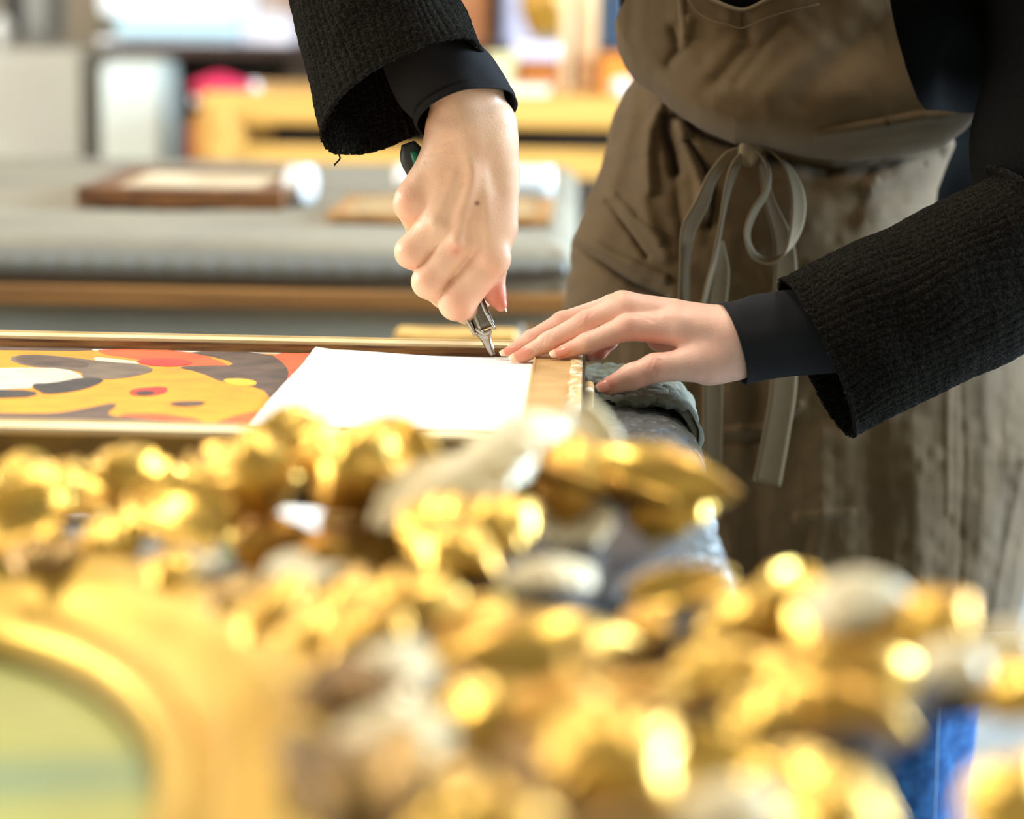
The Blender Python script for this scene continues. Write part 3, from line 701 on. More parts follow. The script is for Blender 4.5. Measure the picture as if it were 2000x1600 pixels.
LV = [
 # px, py, z, L, W, ang, tilt, curl, cup, mat
 (78, 952, .966, .040, .026, 80, 1.2, 2.6, .3, G), (150, 975, .962, .036, .026, 10, .3, 1.4, .3, G),
 (265, 926, .966, .058, .030, 20, .7, 2.4, -.4, G), (300, 948, .966, .040, .024, -30, .1, 1.2, -.3, G),
 (30, 1020, .962, .030, .026, 200, .3, 1.2, .3, G), (350, 1000, .964, .036, .026, 150, .2, .8, .3, G),
 (500, 900, .984, .046, .030, 100, 1.2, 2.6, -.5, G), (440, 948, .966, .045, .022, 120, .8, 1.6, .3, G),
 (568, 865, .988, .036, .022, 60, 1.1, 2.2, .3, G), (705, 880, .990, .052, .036, 60, 1.0, 2.4, -.5, G),
 (760, 900, .985, .042, .026, -40, .8, 2.0, .4, G), (716, 955, .975, .036, .014, 0, .1, .4, -.4, G),
 (720, 1050, .955, .044, .034, 120, .4, 1.3, .3, G), (545, 1045, .955, .036, .030, 20, .4, 1.6, -.4, G),
 (905, 930, .985, .062, .034, 35, .8, 1.6, -.3, CR), (840, 960, .978, .040, .024, 220, .3, 1.3, .3, CR),
 (1000, 850, 1.000, .050, .030, 40, 1.0, 1.8, -.3, CR), (1150, 880, .982, .032, .022, 110, 1.2, .6, .3, CR),
 (1110, 930, .980, .044, .028, 265, .6, 2.0, -.4, G), (1060, 900, .985, .046, .022, 170, .5, 1.2, .3, G),
 (1290, 905, .985, .060, .030, -15, .5, 1.3, -.4, G), (1330, 965, .972, .046, .028, 30, .7, 2.2, -.4, G), (1240, 930, .978, .040, .024, 150, .4, 1.5, .3, G),
 (850, 1030, .972, .042, .034, 250, .8, 2.2, -.4, G), (905, 1075, .968, .036, .026, 330, .7, 2.0, -.4, G),
 (970, 1005, .975, .044, .032, 40, .9, 2.3, -.4, G), (1060, 1110, .965, .036, .026, 200, .5, 1.4, -.3, CR),
 (1130, 1015, .962, .036, .026, 80, .4, 1.2, .3, CR), (775, 1180, .962, .046, .028, 200, .7, 1.6, -.4, G),
 (1050, 1245, .960, .066, .036, 20, .5, 1.5, -.4, G), (940, 1265, .955, .034, .024, 230, .4, 1.4, .3, G),
 (900, 1320, .950, .034, .022, 260, .6, 1.8, -.4, D_), (1270, 1240, .955, .024, .022, 0, .8, 2.2, -.4, G),
 (1330, 1150, .955, .034, .014, 15, .3, .8, .3, G), (1490, 1195, .965, .044, .032, 20, .6, 1.7, -.5, G), (1545, 1180, .968, .028, .020, 80, .8, 1.8, .3, G),
 (1670, 1150, .985, .040, .034, 0, 1.0, 2.2, -.5, CR), (1700, 1220, .972, .050, .034, 330, .9, 2.2, -.4, G),
 (1840, 1200, .980, .026, .022, 40, .9, 2.2, -.4, G), (1870, 1285, .975, .027, .022, 300, .8, 2.2, -.5, CR), (1640, 1290, .965, .046, .030, 190, .8, 2.0, -.4, G),
 (1660, 1365, .958, .040, .030, 340, .6, 1.8, -.5, G), (1985, 1240, .975, .024, .022, 20, .8, 2.0, -.4, CR), (2000, 1330, .970, .024, .026, 100, .7, 2.0, -.4, G),
 (1450, 1350, .952, .048, .042, 30, .6, 1.6, -.4, G), (1520, 1375, .955, .034, .024, 60, .6, 2.0, -.4, G), (1390, 1400, .945, .036, .028, 200, .4, 1.2, .3, G),
 (1240, 1350, .960, .036, .022, 20, .7, 1.8, -.4, G), (1110, 1375, .962, .030, .022, 80, .8, 2.2, -.4, G),
 (960, 1400, .955, .044, .032, 30, .6, 1.6, -.4, G), (1210, 1465, .965, .042, .034, 310, .8, 2.1, -.4, G), (1100, 1480, .950, .040, .030, 170, .4, 1.3, .3, D_),
 (1640, 1560, .970, .030, .028, 60, .9, 2.3, -.5, G), (1540, 1520, .950, .034, .026, 150, .5, 1.5, -.3, G),
 (1440, 1560, .955, .034, .028, 40, .7, 2.0, -.4, CR), (1330, 1540, .945, .036, .028, 170, .4, 1.5, .3, G), (1990, 1540, .955, .030, .024, 60, .6, 1.7, -.4, G),
 (950, 1585, .965, .036, .026, 10, .8, 2.1, -.4, G), (1060, 1570, .948, .030, .026, 220, .4, 1.4, .3, D_), (1240, 1590, .950, .034, .026, 30, .6, 1.6, -.4, D_),
 (700, 1330, .968, .042, .036, 300, .6, 1.6, -.4, D_), (760, 1420, .962, .038, .030, 250, .5, 1.5, -.4, CR), (690, 1530, .955, .038, .032, 280, .4, 1.4, .3, D_), (820, 1520, .950, .034, .026, 200, .5, 1.5, -.4, D_), (770, 1290, .960, .034, .026, 60, .6, 1.6, -.3, CR),
 (240, 1050, .955, .030, .018, 260, .5, 1.4, -.4, G), (190, 1060, .955, .030, .016, 260, .5, 1.4, -.4, G), (330, 1110, .955, .026, .022, 250, .7, 2.0, -.4, G), (120, 1065, .955, .030, .016, 265, .5, 1.4, -.4, D_), (60, 1070, .955, .030, .018, 265, .5, 1.4, -.4, D_),
 (450, 1150, .955, .034, .016, 250, .5, 1.5, -.4, D_), (520, 1200, .955, .036, .016, 245, .5, 1.5, -.4, G), (580, 1130, .955, .030, .020, 240, .5, 1.5, .3, CR), (600, 1230, .955, .034, .018, 240, .5, 1.4, -.4, G), (650, 1190, .955, .034, .018, 235, .5, 1.5, -.4, G), (690, 1120, .955, .030, .020, 60, .5, 1.6, -.4, D_), (385, 1100, .955, .024, .018, 250, .5, 1.5, .3, CR),
 (700, 1250, .955, .030, .020, 220, .5, 1.5, -.4, G), (840, 1120, .950, .034, .022, 210, .5, 1.5, .3, D_), (650, 1060, .955, .030, .020, 30, .4, 1.3, -.3, G),
]
def plate(pts, z0=None, z1=.936):  # dark slabs put where only shade lies between the leaves
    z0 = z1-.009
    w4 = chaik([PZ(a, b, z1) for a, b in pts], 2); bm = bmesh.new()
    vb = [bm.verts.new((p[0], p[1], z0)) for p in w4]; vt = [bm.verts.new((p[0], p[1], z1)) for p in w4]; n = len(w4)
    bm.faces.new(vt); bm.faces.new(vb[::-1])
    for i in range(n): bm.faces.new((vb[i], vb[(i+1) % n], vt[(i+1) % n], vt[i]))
    return obm('gap_shade_plate', bm, m_carc_shade, gf, label='dark slab standing for shade between the leaves')
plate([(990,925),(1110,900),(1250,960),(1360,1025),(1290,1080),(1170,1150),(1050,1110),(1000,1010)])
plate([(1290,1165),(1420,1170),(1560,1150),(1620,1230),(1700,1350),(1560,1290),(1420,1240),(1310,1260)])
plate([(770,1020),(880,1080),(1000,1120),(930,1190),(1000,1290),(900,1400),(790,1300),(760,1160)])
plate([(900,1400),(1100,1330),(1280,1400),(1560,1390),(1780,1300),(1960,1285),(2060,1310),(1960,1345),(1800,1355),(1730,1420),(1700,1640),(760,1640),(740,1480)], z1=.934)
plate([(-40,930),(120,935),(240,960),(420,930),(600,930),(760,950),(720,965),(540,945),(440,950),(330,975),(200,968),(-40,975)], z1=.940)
for i, l in enumerate(LV):
    leaf(*l[:9], mat=l[9], seed=i, lob=3+i % 3)
# stems that carry the leaves (solid scrolling wood under the gilding)
ST = [
 ([(-30,960,.955),(90,985,.945),(220,960,.955),(330,950,.960),(420,990,.952),(520,935,.962),(620,925,.965),(740,960,.955),(860,1010,.955)], [.008,.009,.007,.009,.008]),
 ([(740,960,.955),(800,1070,.945),(900,1150,.94),(1000,1200,.945),(1130,1260,.945),(1290,1290,.945),(1440,1270,.95),(1560,1240,.955),(1700,1230,.96),(1850,1260,.96),(2040,1300,.96)], [.010,.010,.012,.011,.010]),
 ([(880,980,.965),(1000,940,.972),(1120,950,.968),(1220,960,.965),(1330,990,.962)], [.008,.009,.007]),
 ([(1100,960,.962),(1150,1040,.952),(1120,1150,.948),(1060,1220,.945)], [.007,.008,.008]),
 ([(880,1330,.935),(1000,1420,.94),(1150,1430,.94),(1300,1430,.94),(1450,1420,.94),(1600,1400,.945),(1720,1330,.95),(1760,1260,.955)], [.010,.012,.010]),
 ([(900,1560,.935),(1080,1540,.935),(1250,1530,.935),(1420,1520,.935),(1600,1500,.94),(1690,1450,.945)], [.010,.012,.010]),
 ([(620,1180,.94),(700,1200,.94),(760,1270,.94),(790,1380,.94),(780,1500,.935),(760,1620,.93)], [.014,.016,.016]),
]
for p, r in ST: stem(p, r, m_carc_shade if r[0] >= .014 else m_goldd)
# ================================================================== PERSON
pr = thing('person', 'person in black ribbed sweater and olive apron leaning over the bench holding a knife', 'person', (.2, 1.93, 0))
# ---- right hand (works in picture-plane units around the focus distance, then placed in the world)
RMET = [[(900,215,5,50),(961,503,2,38)], [(925,250,0,48),(893,474,-6,34)], [(890,262,2,42),(850,440,-2,33)], [(870,285,8,34),(806,388,8,33)]]
RFING = [
 [(953,512,6,37),(893,590,0,36),(912,606,58,26),(940,585,88,20)],
 [(893,474,-4,34),(838,550,0,33),(868,575,55,27),(900,570,75,22)],
 [(850,440,-2,32),(804,492,4,32),(842,520,60,26),(880,520,75,20)],
 [(806,388,8,32),(800,400,10,30),(822,450,58,26),(865,470,72,20)],
]
def right_hand(p):
    palm = chain(p, [(880,110,30,46),(893,170,10,56),(905,250,5,61)], 10)
    palm = smin(palm, chain(p, [(898,125,30,32),(932,190,12,50),(952,280,8,54)], 10), 18)
    for m in RMET: palm = smin(palm, chain(p, m), 18)
    th = chain(p, [(955,240,15,50),(976,360,18,36),(972,450,25,36),(963,520,38,26),(967,575,36,20),(978,596,32,13)], 10)
    palm = smin(palm, chain(p, [(960,250,10,50),(978,330,12,34),(974,440,10,36)], 10), 18)
    # heel of the hand and thickness behind
    palm = smin(palm, chain(p, [(900,300,40,48),(890,420,45,44)]), 20)
    palm = smin(palm, chain(p, [(845,455,12,27),(880,508,12,27),(932,545,14,24)]), 14)
    palm = smin(palm, chain(p, [(880,252,8,50),(862,330,14,42)]), 14)
    palm = smin(palm, th, 12)
    d = palm
    for f in RFING: d = np.minimum(d, smin(palm, chain(p, f, 10), 12))
    # tendons, knuckles and creases
    for pts, wd, am in (([(925,330,-50),(893,470,-45)],14,2.4), ([(885,340,-45),(850,435,-40)],12,2.0), ([(955,380,-45),(950,480,-45)],14,1.6),
                        ([(893,474,-42)]*2,15,2.5), ([(850,436,-38)]*2,13,2.2), ([(944,500,-38)]*2,16,2.0),
                        ([(905,360,-48),(872,430,-40)],9,-1.6), ([(940,360,-50),(925,460,-42)],10,-1.4),
                        ([(838,290,-20),(900,268,-60)],3,-1.2), ([(834,302,-20),(880,292,-55)],3,-1.1), ([(832,316,-20),(862,312,-50)],3,-1.0), ([(840,279,-20),(930,250,-60)],3,-1.0),
                        ([(800,330,-25),(850,300,-45)],14,-1.5), ([(910,300,-55),(925,345,-52)],10,1.2), ([(975,545,-5),(985,520,0)],5,-2.0)):
        q = segd(p, pts); d = d-1.35*am*np.exp(-(q/wd)**2)
    return d
V, Fq = surfnet(right_hand, (755, 100, -85), (1040, 665, 125), 2.6)
V = smoothmesh(V, Fq, 1, .4)
V_ = V
def skincol(v, reds, base=(238,198,164)):
    c = np.tile(np.array(s(*base)), (len(v), 1))
    for x, y, z, w, a, rc in reds:
        g = np.exp(-(((v[:, 0]-x)**2+(v[:, 1]-y)**2+((v[:, 2]-z)*.7)**2)/w**2))*a
        c = c*(1-g[:, None])+np.array(s(*rc))*g[:, None]
    return c
RD = (205,96,72); PK = (232,150,128); TN = (206,150,108); MZ = float(V[np.argmin(((V[:, :2]-[932, 397])**2).sum(1)+(V[:, 2] > 0)*1e6), 2])
CR_ = skincol(V, [(890,490,-40,13,.55,RD),(893,588,-30,30,.35,RD),(905,622,-20,22,.35,RD),(838,552,-30,28,.25,RD),(804,492,-20,28,.25,RD),(795,390,-20,30,.3,RD),
     (975,590,25,34,.75,(214,92,72)),(955,510,-20,34,.3,PK),(932,397,MZ,5,.95,(80,42,30)),(960,560,20,30,.4,RD),(880,350,-50,60,.25,TN),(930,420,-50,50,.2,TN),(925,250,-50,40,.2,(240,205,165))])
hands = [(H(V), Fq, CR_)]
# ---- left hand
LMET = [[(1445,655,0,46),(1330,640,0,38)], [(1430,645,18,42),(1222,602,28,32)], [(1430,650,45,42),(1196,600,62,25)], [(1430,665,75,38),(1212,622,98,24)]]
LFING = [
 [(1330,640,0,36),(1224,640,-6,25),(1146,671,-6,20),(1098,689,-4,14)],
 [(1222,602,28,32),(1146,632,24,25),(1072,668,20,19.5),(1019,696,18,14)],
 [(1196,600,62,24),(1098,628,60,19),(1036,662,58,16),(996,687,54,12)],
 [(1212,622,98,22),(1190,665,112,17),(1172,688,108,13),(1150,695,100,12)],
]
def left_hand(p):
    palm = chain(p, [(1530,650,15,48),(1440,655,8,56)], 10)
    palm = smin(palm, chain(p, [(1520,668,20,44),(1432,690,10,52),(1385,705,-4,48)], 10), 16)
    for m in LMET: palm = smin(palm, chain(p, m), 22)
    palm = smin(palm, chain(p, [(1400,700,0,46),(1345,708,-22,34)]), 14)
    palm = smin(palm, chain(p, [(1400,690,40,40),(1290,660,60,28)]), 16)
    d = palm
    th = chain(p, [(1352,712,-25,33),(1279,719,-42,27.5),(1234,736,-46,25),(1190,754,-48,18)], 10)
    d = smin(palm, th, 9)
    for f in LFING: d = np.minimum(d, smin(palm, chain(p, f, 9), 7))
    for pts, wd, am in (([(1150,612,0),(1146,640,-4)],4,-1.0), ([(1140,610,4),(1136,640,0)],3,-.8), ([(1158,610,4),(1156,640,0)],3,-.8),
                        ([(1075,652,2),(1068,672,0)],3,-.9), ([(1066,656,2),(1060,674,0)],3,-.8),
                        ([(1287,705,-66),(1280,728,-70)],4,-1.2), ([(1276,703,-66),(1270,722,-70)],3,-.9),
                        ([(1145,655,-20),(1138,675,-22)],3,-.6), ([(1232,622,-26)]*2,14,1.6), ([(1150,620,2)]*2,12,1.2), ([(1282,712,-66)]*2,13,.5),
                        ([(1205,575,35)]*2,16,3.0), ([(1300,612,-28),(1380,640,-36)],12,1.2), ([(1262,621,-26),(1276,628,-30)],3,-1.2),
                        ([(1320,590,20),(1240,590,25)],12,1.2)):
        q = segd(p, pts); d = d-1.6*am*np.exp(-(q/wd)**2)
    return d
D0 = DL
V, Fq = surfnet(left_hand, (970, 545, -95), (1620, 790, 150), 2.6)
V = smoothmesh(V, Fq, 1, .4)
CL = skincol(V, [(1188,754,-60,24,.6,(206,86,66)),(1205,700,40,44,.6,RD),(1180,690,90,40,.6,RD),(1265,685,0,36,.55,(208,92,70)),(1224,632,-28,26,.3,PK),(1146,622,4,22,.3,RD),
     (1098,690,-10,20,.45,(224,122,96)),(1019,698,8,20,.45,(224,122,96)),(996,688,44,18,.45,(224,122,96)),(1120,680,-10,24,.3,PK),(1280,718,-66,22,.35,RD),(1245,745,-50,26,.35,RD),(1205,572,30,26,.35,(240,150,110)),
     (1330,650,-36,60,.25,(238,190,178)),(1400,720,-40,60,.25,(236,180,160))], base=(236,190,166))
hands.append((H(V), Fq, CL))
# ---- rest of the body (coarser), in metres
D0 = DR; E_R = H((655,-330,230)); S_R = np.array([-.035, 1.86, 1.385]); W_R = H((893,160,15))
D0 = DL; E_L = H((2075,440,130)); S_L = np.array([.305, 1.93, 1.40]); W_L = H((1560,660,18)); D0 = DR
HC = np.array([.07, 1.63, 1.56])
def body(p):
    d = chain(p, [(.19,2.0,.90,.105),(.18,1.99,1.04,.09),(.165,1.96,1.20,.095),(.15,1.91,1.34,.085)], .03)
    d = smin(d, chain(p, [(.12,1.99,.93,.09),(.25,2.0,.93,.09)]), .04)
    d = smin(d, chain(p, [(*S_R,.055),(*S_L,.055)]), .06)
    d = smin(d, chain(p, [(.13,1.86,1.40,.055),(.10,1.74,1.50,.05)]), .03)
    for S_, K_, E_, W_ in ((S_R, .5*(S_R+E_R), E_R, W_R), (S_L, np.array([.395,1.90,1.18]), E_L, W_L)):
        d = smin(d, chain(p, [(*S_,.05),(*K_,.042),(*E_,.034),(*W_,.018)], .01), .02)
    for x in (.10, .255):
        d = smin(d, chain(p, [(x,1.96,.88,.085),(x+.005,1.962,.50,.044),(x,1.97,.09,.034)], .02), .03)
        d = smin(d, chain(p, [(x,1.97,.07,.038),(x-.01,1.86,.035,.030)], .02), .02)
    # head: skull, face, jaw, nose, ears
    h = ell(p, HC+[0,.01,.02], (.075,.092,.095))
    h = smin(h, ell(p, HC+[-.005,-.03,-.045], (.052,.055,.065)), .03)
    h = smin(h, cone(p, HC+[-.01,-.085,-.01], HC+[-.01,-.095,-.038], .009, .013), .012)
    for sx in (-.076, .076): h = smin(h, ell(p, HC+[sx,.0,-.02], (.012,.02,.032)), .008)
    for sx in (-.032, .028): h = smin(h, -ell(p, HC+[sx,-.098,-.002], (.014,.014,.011))*0+9, .001)
    h = smin(h, cone(p, HC+[-.03,-.079,-.072], HC+[.014,-.079,-.072], .009, .009), .008)
    return smin(d, h, .02)
Vb, Fb = surfnet(body, (-.35, 1.45, .0), (.55, 2.12, 1.72), .011)
Vb = smoothmesh(Vb, Fb, 1, .5)
hands.append((Vb, Fb, np.tile(np.array(s(228,180,150)), (len(Vb), 1))))
off = 0; VV, FF, CC = [], [], []
for v, f, c in hands: VV.append(v); FF.append(f+off); CC.append(c); off += len(v)
bodyo = obj('body', np.vstack(VV), np.vstack(FF), m_skin, pr, col=np.vstack(CC))
# face details
m_lid = M('eyelid_skin', s(226,176,146), .5)
tube([HC+[-.026,-.0875,-.066], HC+[-.008,-.0925,-.068], HC+[.010,-.0875,-.066]], .0045, n=8, name='lips', mat=M('lips', s(190,105,95), .4), parent=bodyo)
for sx in (-.032, .026):
    e = HC+np.array([sx, -.073, .0])
    V = [(e[0]+.012*math.sin(a)*math.cos(b), e[1]+.012*math.sin(a)*math.sin(b), e[2]+.012*math.cos(a)) for a in np.linspace(0, math.pi, 10) for b in np.linspace(0, math.tau, 16, endpoint=False)]
    ey_ = obj('eye', V, grid_faces(10, 16, True), M('eye_white', s(235,230,225), .2, coat=.5), bodyo)
    tube([e+[0, -.0105, -.003], e+[0, -.0128, -.0035]], .0055, n=16, name='iris', mat=M('brown_iris', s(70,45,25), .2), parent=bodyo, sm=2)
    tube([e+[-.017, -.006, .012], e+[0, -.012, .0165], e+[.017, -.006, .012]], .0030, n=8, name='eyebrow', mat=m_hair, parent=bodyo)
    tube([e+[-.013, -.004, .004], e+[0, -.011, .0075], e+[.013, -.004, .004]], .0042, n=8, name='eyelid', mat=m_lid, parent=bodyo)
def hairf(p):
    d = ell(p, HC+[0,.022,.032], (.086,.100,.104))
    cut = p[1]-(HC[1]-.045-.0*p[2]); low = (HC[2]-.055)-p[2]
    d = np.maximum(d, -(cut)); d = np.maximum(d, low)
    return smin(d, ell(p, HC+[.0,.12,.02], (.045,.04,.045)), .02)
Vh, Fh = surfnet(hairf, (-.06, 1.5, 1.45), (.2, 1.83, 1.74), .006)
obj('hair', smoothmesh(Vh, Fh, 2), Fh, m_hair, pr)

# ---- nails
def nail(c, ax_, nr, L, W, rad, name='fingernail', white=.26):
    c = np.array(c, float); a = np.array(ax_, float); a /= np.linalg.norm(a); n = np.array(nr, float); n -= a*n.dot(a); n /= np.linalg.norm(n); b = np.cross(a, n)
    V, col = [], []; nu, nv = 11, 16
    for j in range(nv):
        v = j/(nv-1)*2-1; w = W*.5*(1-abs(v)**3.2*.55) if v > 0 else W*.5*(1-abs(v)**4*.45)
        for i in range(nu):
            u = i/(nu-1)*2-1; y = u*w
            V.append(c+a*v*L*.5+b*rad*math.sin(y/rad)-n*(rad*(1-math.cos(y/rad)))-n*(1.2*v*v if v > 0 else 2.0*v*v))
            tip = max(0, min(1, (v-(1-2*white))/.15)); lun = max(0, min(1, (-.72-v)/.2))
            k = np.array(s(226,148,124))*(1-tip)+np.array(s(238,206,172))*tip; col.append(k*(1-lun*.3)+np.array(s(240,190,170))*lun*.3)
    o = obj(name, H(np.array(V)), grid_faces(nv, nu), m_nail, bodyo, col=np.array(col))
    m = o.modifiers.new('thickness', 'SOLIDIFY'); m.thickness = .0006; m.offset = 0
D0 = DL
nail((1095,684,-18), (-.93,.36,0), (-.22,-.55,-.8), 46, 25, 15)
nail((1016,690,4), (-.88,.47,0), (-.25,-.50,-.82), 48, 27, 15)
nail((994,682,43), (-.90,.43,0), (-.25,-.6,-.75), 40, 22, 13)
nail((1184,750,-64), (-.90,.42,-.05), (-.15,-.35,-.92), 44, 27, 17, white=.12)
D0 = DR
nail((985,590,32), (.30,.95,0), (.95,-.3,-.12), 40, 20, 13, white=.2)

# ---- sleeves as real tubes with knitted ribs
def tubeskin(name, rings, mat, n, m, dispf, parent, thick, sub=None):
    """rings: (C, U, V) in picture-plane units; closed around, catmull along"""
    R_ = np.array([np.concatenate(r) for r in rings], float); R_ = catmull(R_, m)
    C_, U_, V_ = R_[:, :3], R_[:, 3:6], R_[:, 6:9]
    ph = np.linspace(0, math.tau, n, endpoint=False)
    T, S_ = np.meshgrid(np.linspace(0, 1, m), ph, indexing='ij')
    rad = U_[:, None, :]*np.cos(ph)[None, :, None]+V_[:, None, :]*np.sin(ph)[None, :, None]
    rl = np.linalg.norm(rad, axis=2, keepdims=True)
    dd = dispf(T, S_)[..., None]
    pos = C_[:, None, :]+rad*(1+dd/rl)
    o = obj(name, H(pos.reshape(-1, 3)), grid_faces(m, n, True), mat, parent)
    if thick:
        q = o.modifiers.new('thickness', 'SOLIDIFY'); q.thickness = thick; q.offset = -1
    return o, pos
A = np.array
def ribs(nr, length, amp, seed):
    def f(T, S_):
        tw = .10*vnoise(T*5, S_*2, seed)
        r = np.abs(np.cos((S_+tw)*nr/2)); r = r**.5
        knit = .5*np.sin(T*length/4.5+np.cos((S_+tw)*nr)*1.6)
        fine = vnoise(T*length/3.2, S_*nr*1.1, seed+1)+.6*vnoise(T*length/7, S_*nr*.6, seed+9)
        big = vnoise(T*4, S_*1.3, seed+2)*7+vnoise(T*9, S_*3, seed+3)*3
        edge = np.exp(-(T*length/9)**2)*2.5+np.exp(-(T*length/5)**2)*1.6*vnoise(T*0+3, S_*30, seed+4)
        return amp*1.5*(r-.6)+knit*amp*.16*r+fine*amp*.2+big+edge
    return f
rr_ = [ (A([788,190,0]), A([150,-74,0]), A([-6,-78,-150])),
        (A([762,108,30]), A([143,-62,10]), A([-6,-74,-150])),
        (A([735,25,60]), A([138,-50,20]), A([-6,-66,-150])),
        (A([703,-90,110]), A([136,-34,30]), A([-6,-50,-148])),
        (A([668,-220,170]), A([138,-20,40]), A([0,-40,-150])),
        (A([655,-350,220]), A([130,60,40]), A([0,0,-150])) ]
sw1, pos1 = tubeskin('sweater_sleeve', rr_, m_knit, 520, 230, ribs(62, 560, 4.6, 3), pr, .003)
rl_ = [ (A([1592,697,0]), A([66,144,0]), A([24,-12,-125])),
        (A([1680,655,10]), A([56,148,0]), A([24,-8,-135])),
        (A([1770,615,25]), A([48,152,0]), A([22,-4,-140])),
        (A([1870,565,45]), A([38,158,10]), A([22,0,-145])),
        (A([1985,505,75]), A([40,152,20]), A([30,0,-150])),
        (A([2080,420,110]), A([140,90,30]), A([30,0,-150])) ]
D0 = DL; sw2, pos2 = tubeskin('sweater_sleeve', rl_, m_knit, 520, 220, ribs(60, 560, 4.6, 23), pr, .003)
# fitted jersey cuffs
D0 = DR
def jer(seed, seam, L_):
    def f(T, S_):
        return 2.2*np.exp(-((T*L_-seam)/5)**2)*0+np.where(T*L_ < seam, 4.0, 0)+2.5*vnoise(T*5, S_*2, seed)+1.5*np.exp(-((T*L_)/4)**2)
    return f
jr = [ (A([913,224,5]), A([90,-25,0]), A([-14,-42,-78])),
       (A([898,195,8]), A([93,-28,0]), A([-13,-42,-76])),
       (A([868,155,15]), A([90,-38,0]), A([-12,-38,-72])),
       (A([838,108,30]), A([82,-36,0]), A([-10,-34,-70])),
       (A([795,20,60]), A([66,-30,0]), A([-10,-30,-60])),
       (A([760,-60,90]), A([60,-26,0]), A([-10,-30,-60])) ]
j1, _ = tubeskin('jersey_cuff', jr, m_jersey, 160, 120, jer(5, 34, 320), pr, .0012)
jl = [ (A([1430,671,8]), A([24,76,0]), A([14,-6,-66])),
       (A([1462,664,9]), A([20,76,0]), A([14,-4,-66])),
       (A([1510,655,12]), A([18,78,0]), A([14,-4,-68])),
       (A([1570,648,16]), A([18,80,0]), A([14,-2,-70])),
       (A([1660,640,24]), A([18,80,0]), A([12,-2,-70])) ]
D0 = DL; j2, _ = tubeskin('jersey_cuff', jl, m_jersey, 160, 110, jer(8, -9, 240), pr, .0012)
# wool fuzz on the sleeves
def fuzz(pos, n, parent, seed, L=(3, 9), edge=.35):
    r = np.random.RandomState(seed); m, k = pos.shape[:2]; V, f = [], []; Vl, fl = [], []
    for q in range(n):
        i = int(r.rand()*m*.75) if r.rand() > edge else int(r.rand()*3); j = r.randint(k)
        p0 = pos[i, j]; nrm = p0-pos[i].mean(0); nrm /= np.linalg.norm(nrm)
        d = nrm+r.randn(3)*.6; d /= np.linalg.norm(d); l = r.uniform(*L); b = r.randn(3)*l*.25; w = np.cross(d, r.randn(3)); w /= np.linalg.norm(w); w *= .38
        lint = r.rand() < .05
        if lint: l *= .5; w *= 2
        VV_, ff = (Vl, fl) if lint else (V, f)
        b0 = len(VV_); VV_ += [p0-w, p0+w, p0+d*l*.5+b-w*.7, p0+d*l*.5+b+w*.7, p0+d*l+b*.4]
        ff += [(b0, b0+1, b0+3, b0+2), (b0+2, b0+3, b0+4)]
    o = obj('wool_fuzz', H(np.array(V)), f, m_fuzz, parent); o['kind'] = 'stuff'
    if Vl: o = obj('lint', H(np.array(Vl)), fl, m_lint, parent); o['kind'] = 'stuff'
D0 = DR; fuzz(pos1, 2600, sw1, 4); D0 = DL; fuzz(pos2, 2200, sw2, 5); D0 = DR
tube([H(q) for q in ((668,296,-20),(662,301,-20),(664,309,-22),(659,316,-22),(654,321,-24),(653,324,-24))], .0006, n=5, name='loose_thread', mat=m_fuzz, parent=sw1)
tube([H(q) for q in ((662,292,-20),(668,300,-20),(674,298,-20),(672,293,-20))], .0006, n=5, name='loose_thread', mat=m_fuzz, parent=sw1)

# ---- sweater body
def sweater(p):
    d = chain(p, [(.19,2.01,.98,.11),(.18,1.99,1.08,.11),(.165,1.94,1.20,.130),(.15,1.90,1.36,.115)], .03)
    d = smin(d, chain(p, [(.31,2.06,.98,.08),(.28,2.02,1.15,.08)]), .03)
    d = smin(d, chain(p, [(*S_R,.075),(*S_L,.078)]), .05)
    d = smin(d, chain(p, [(*S_L,.075),(.395,1.90,1.18,.085),(*E_L,.062)], .02), .03)
    d = smin(d, chain(p, [(*S_R,.072),(*(.5*(S_R+E_R)+[0,0,-.01]),.065),(*E_R,.056)], .02), .03)
    d = smin(d, chain(p, [(-.005,1.84,1.30,.05),(-.04,1.735,1.21,.03),(-.12,1.70,1.29,.05)], .02), .03)
    n = d-.004*np.sin(p[2]*55+p[0]*30)*np.sin(p[0]*40)
    return n
Vs, Fs = surfnet(sweater, (-.36, 1.45, .84), (.56, 2.14, 1.52), .008)
obj('sweater', smoothmesh(Vs, Fs, 2), Fs, m_knitb, pr)
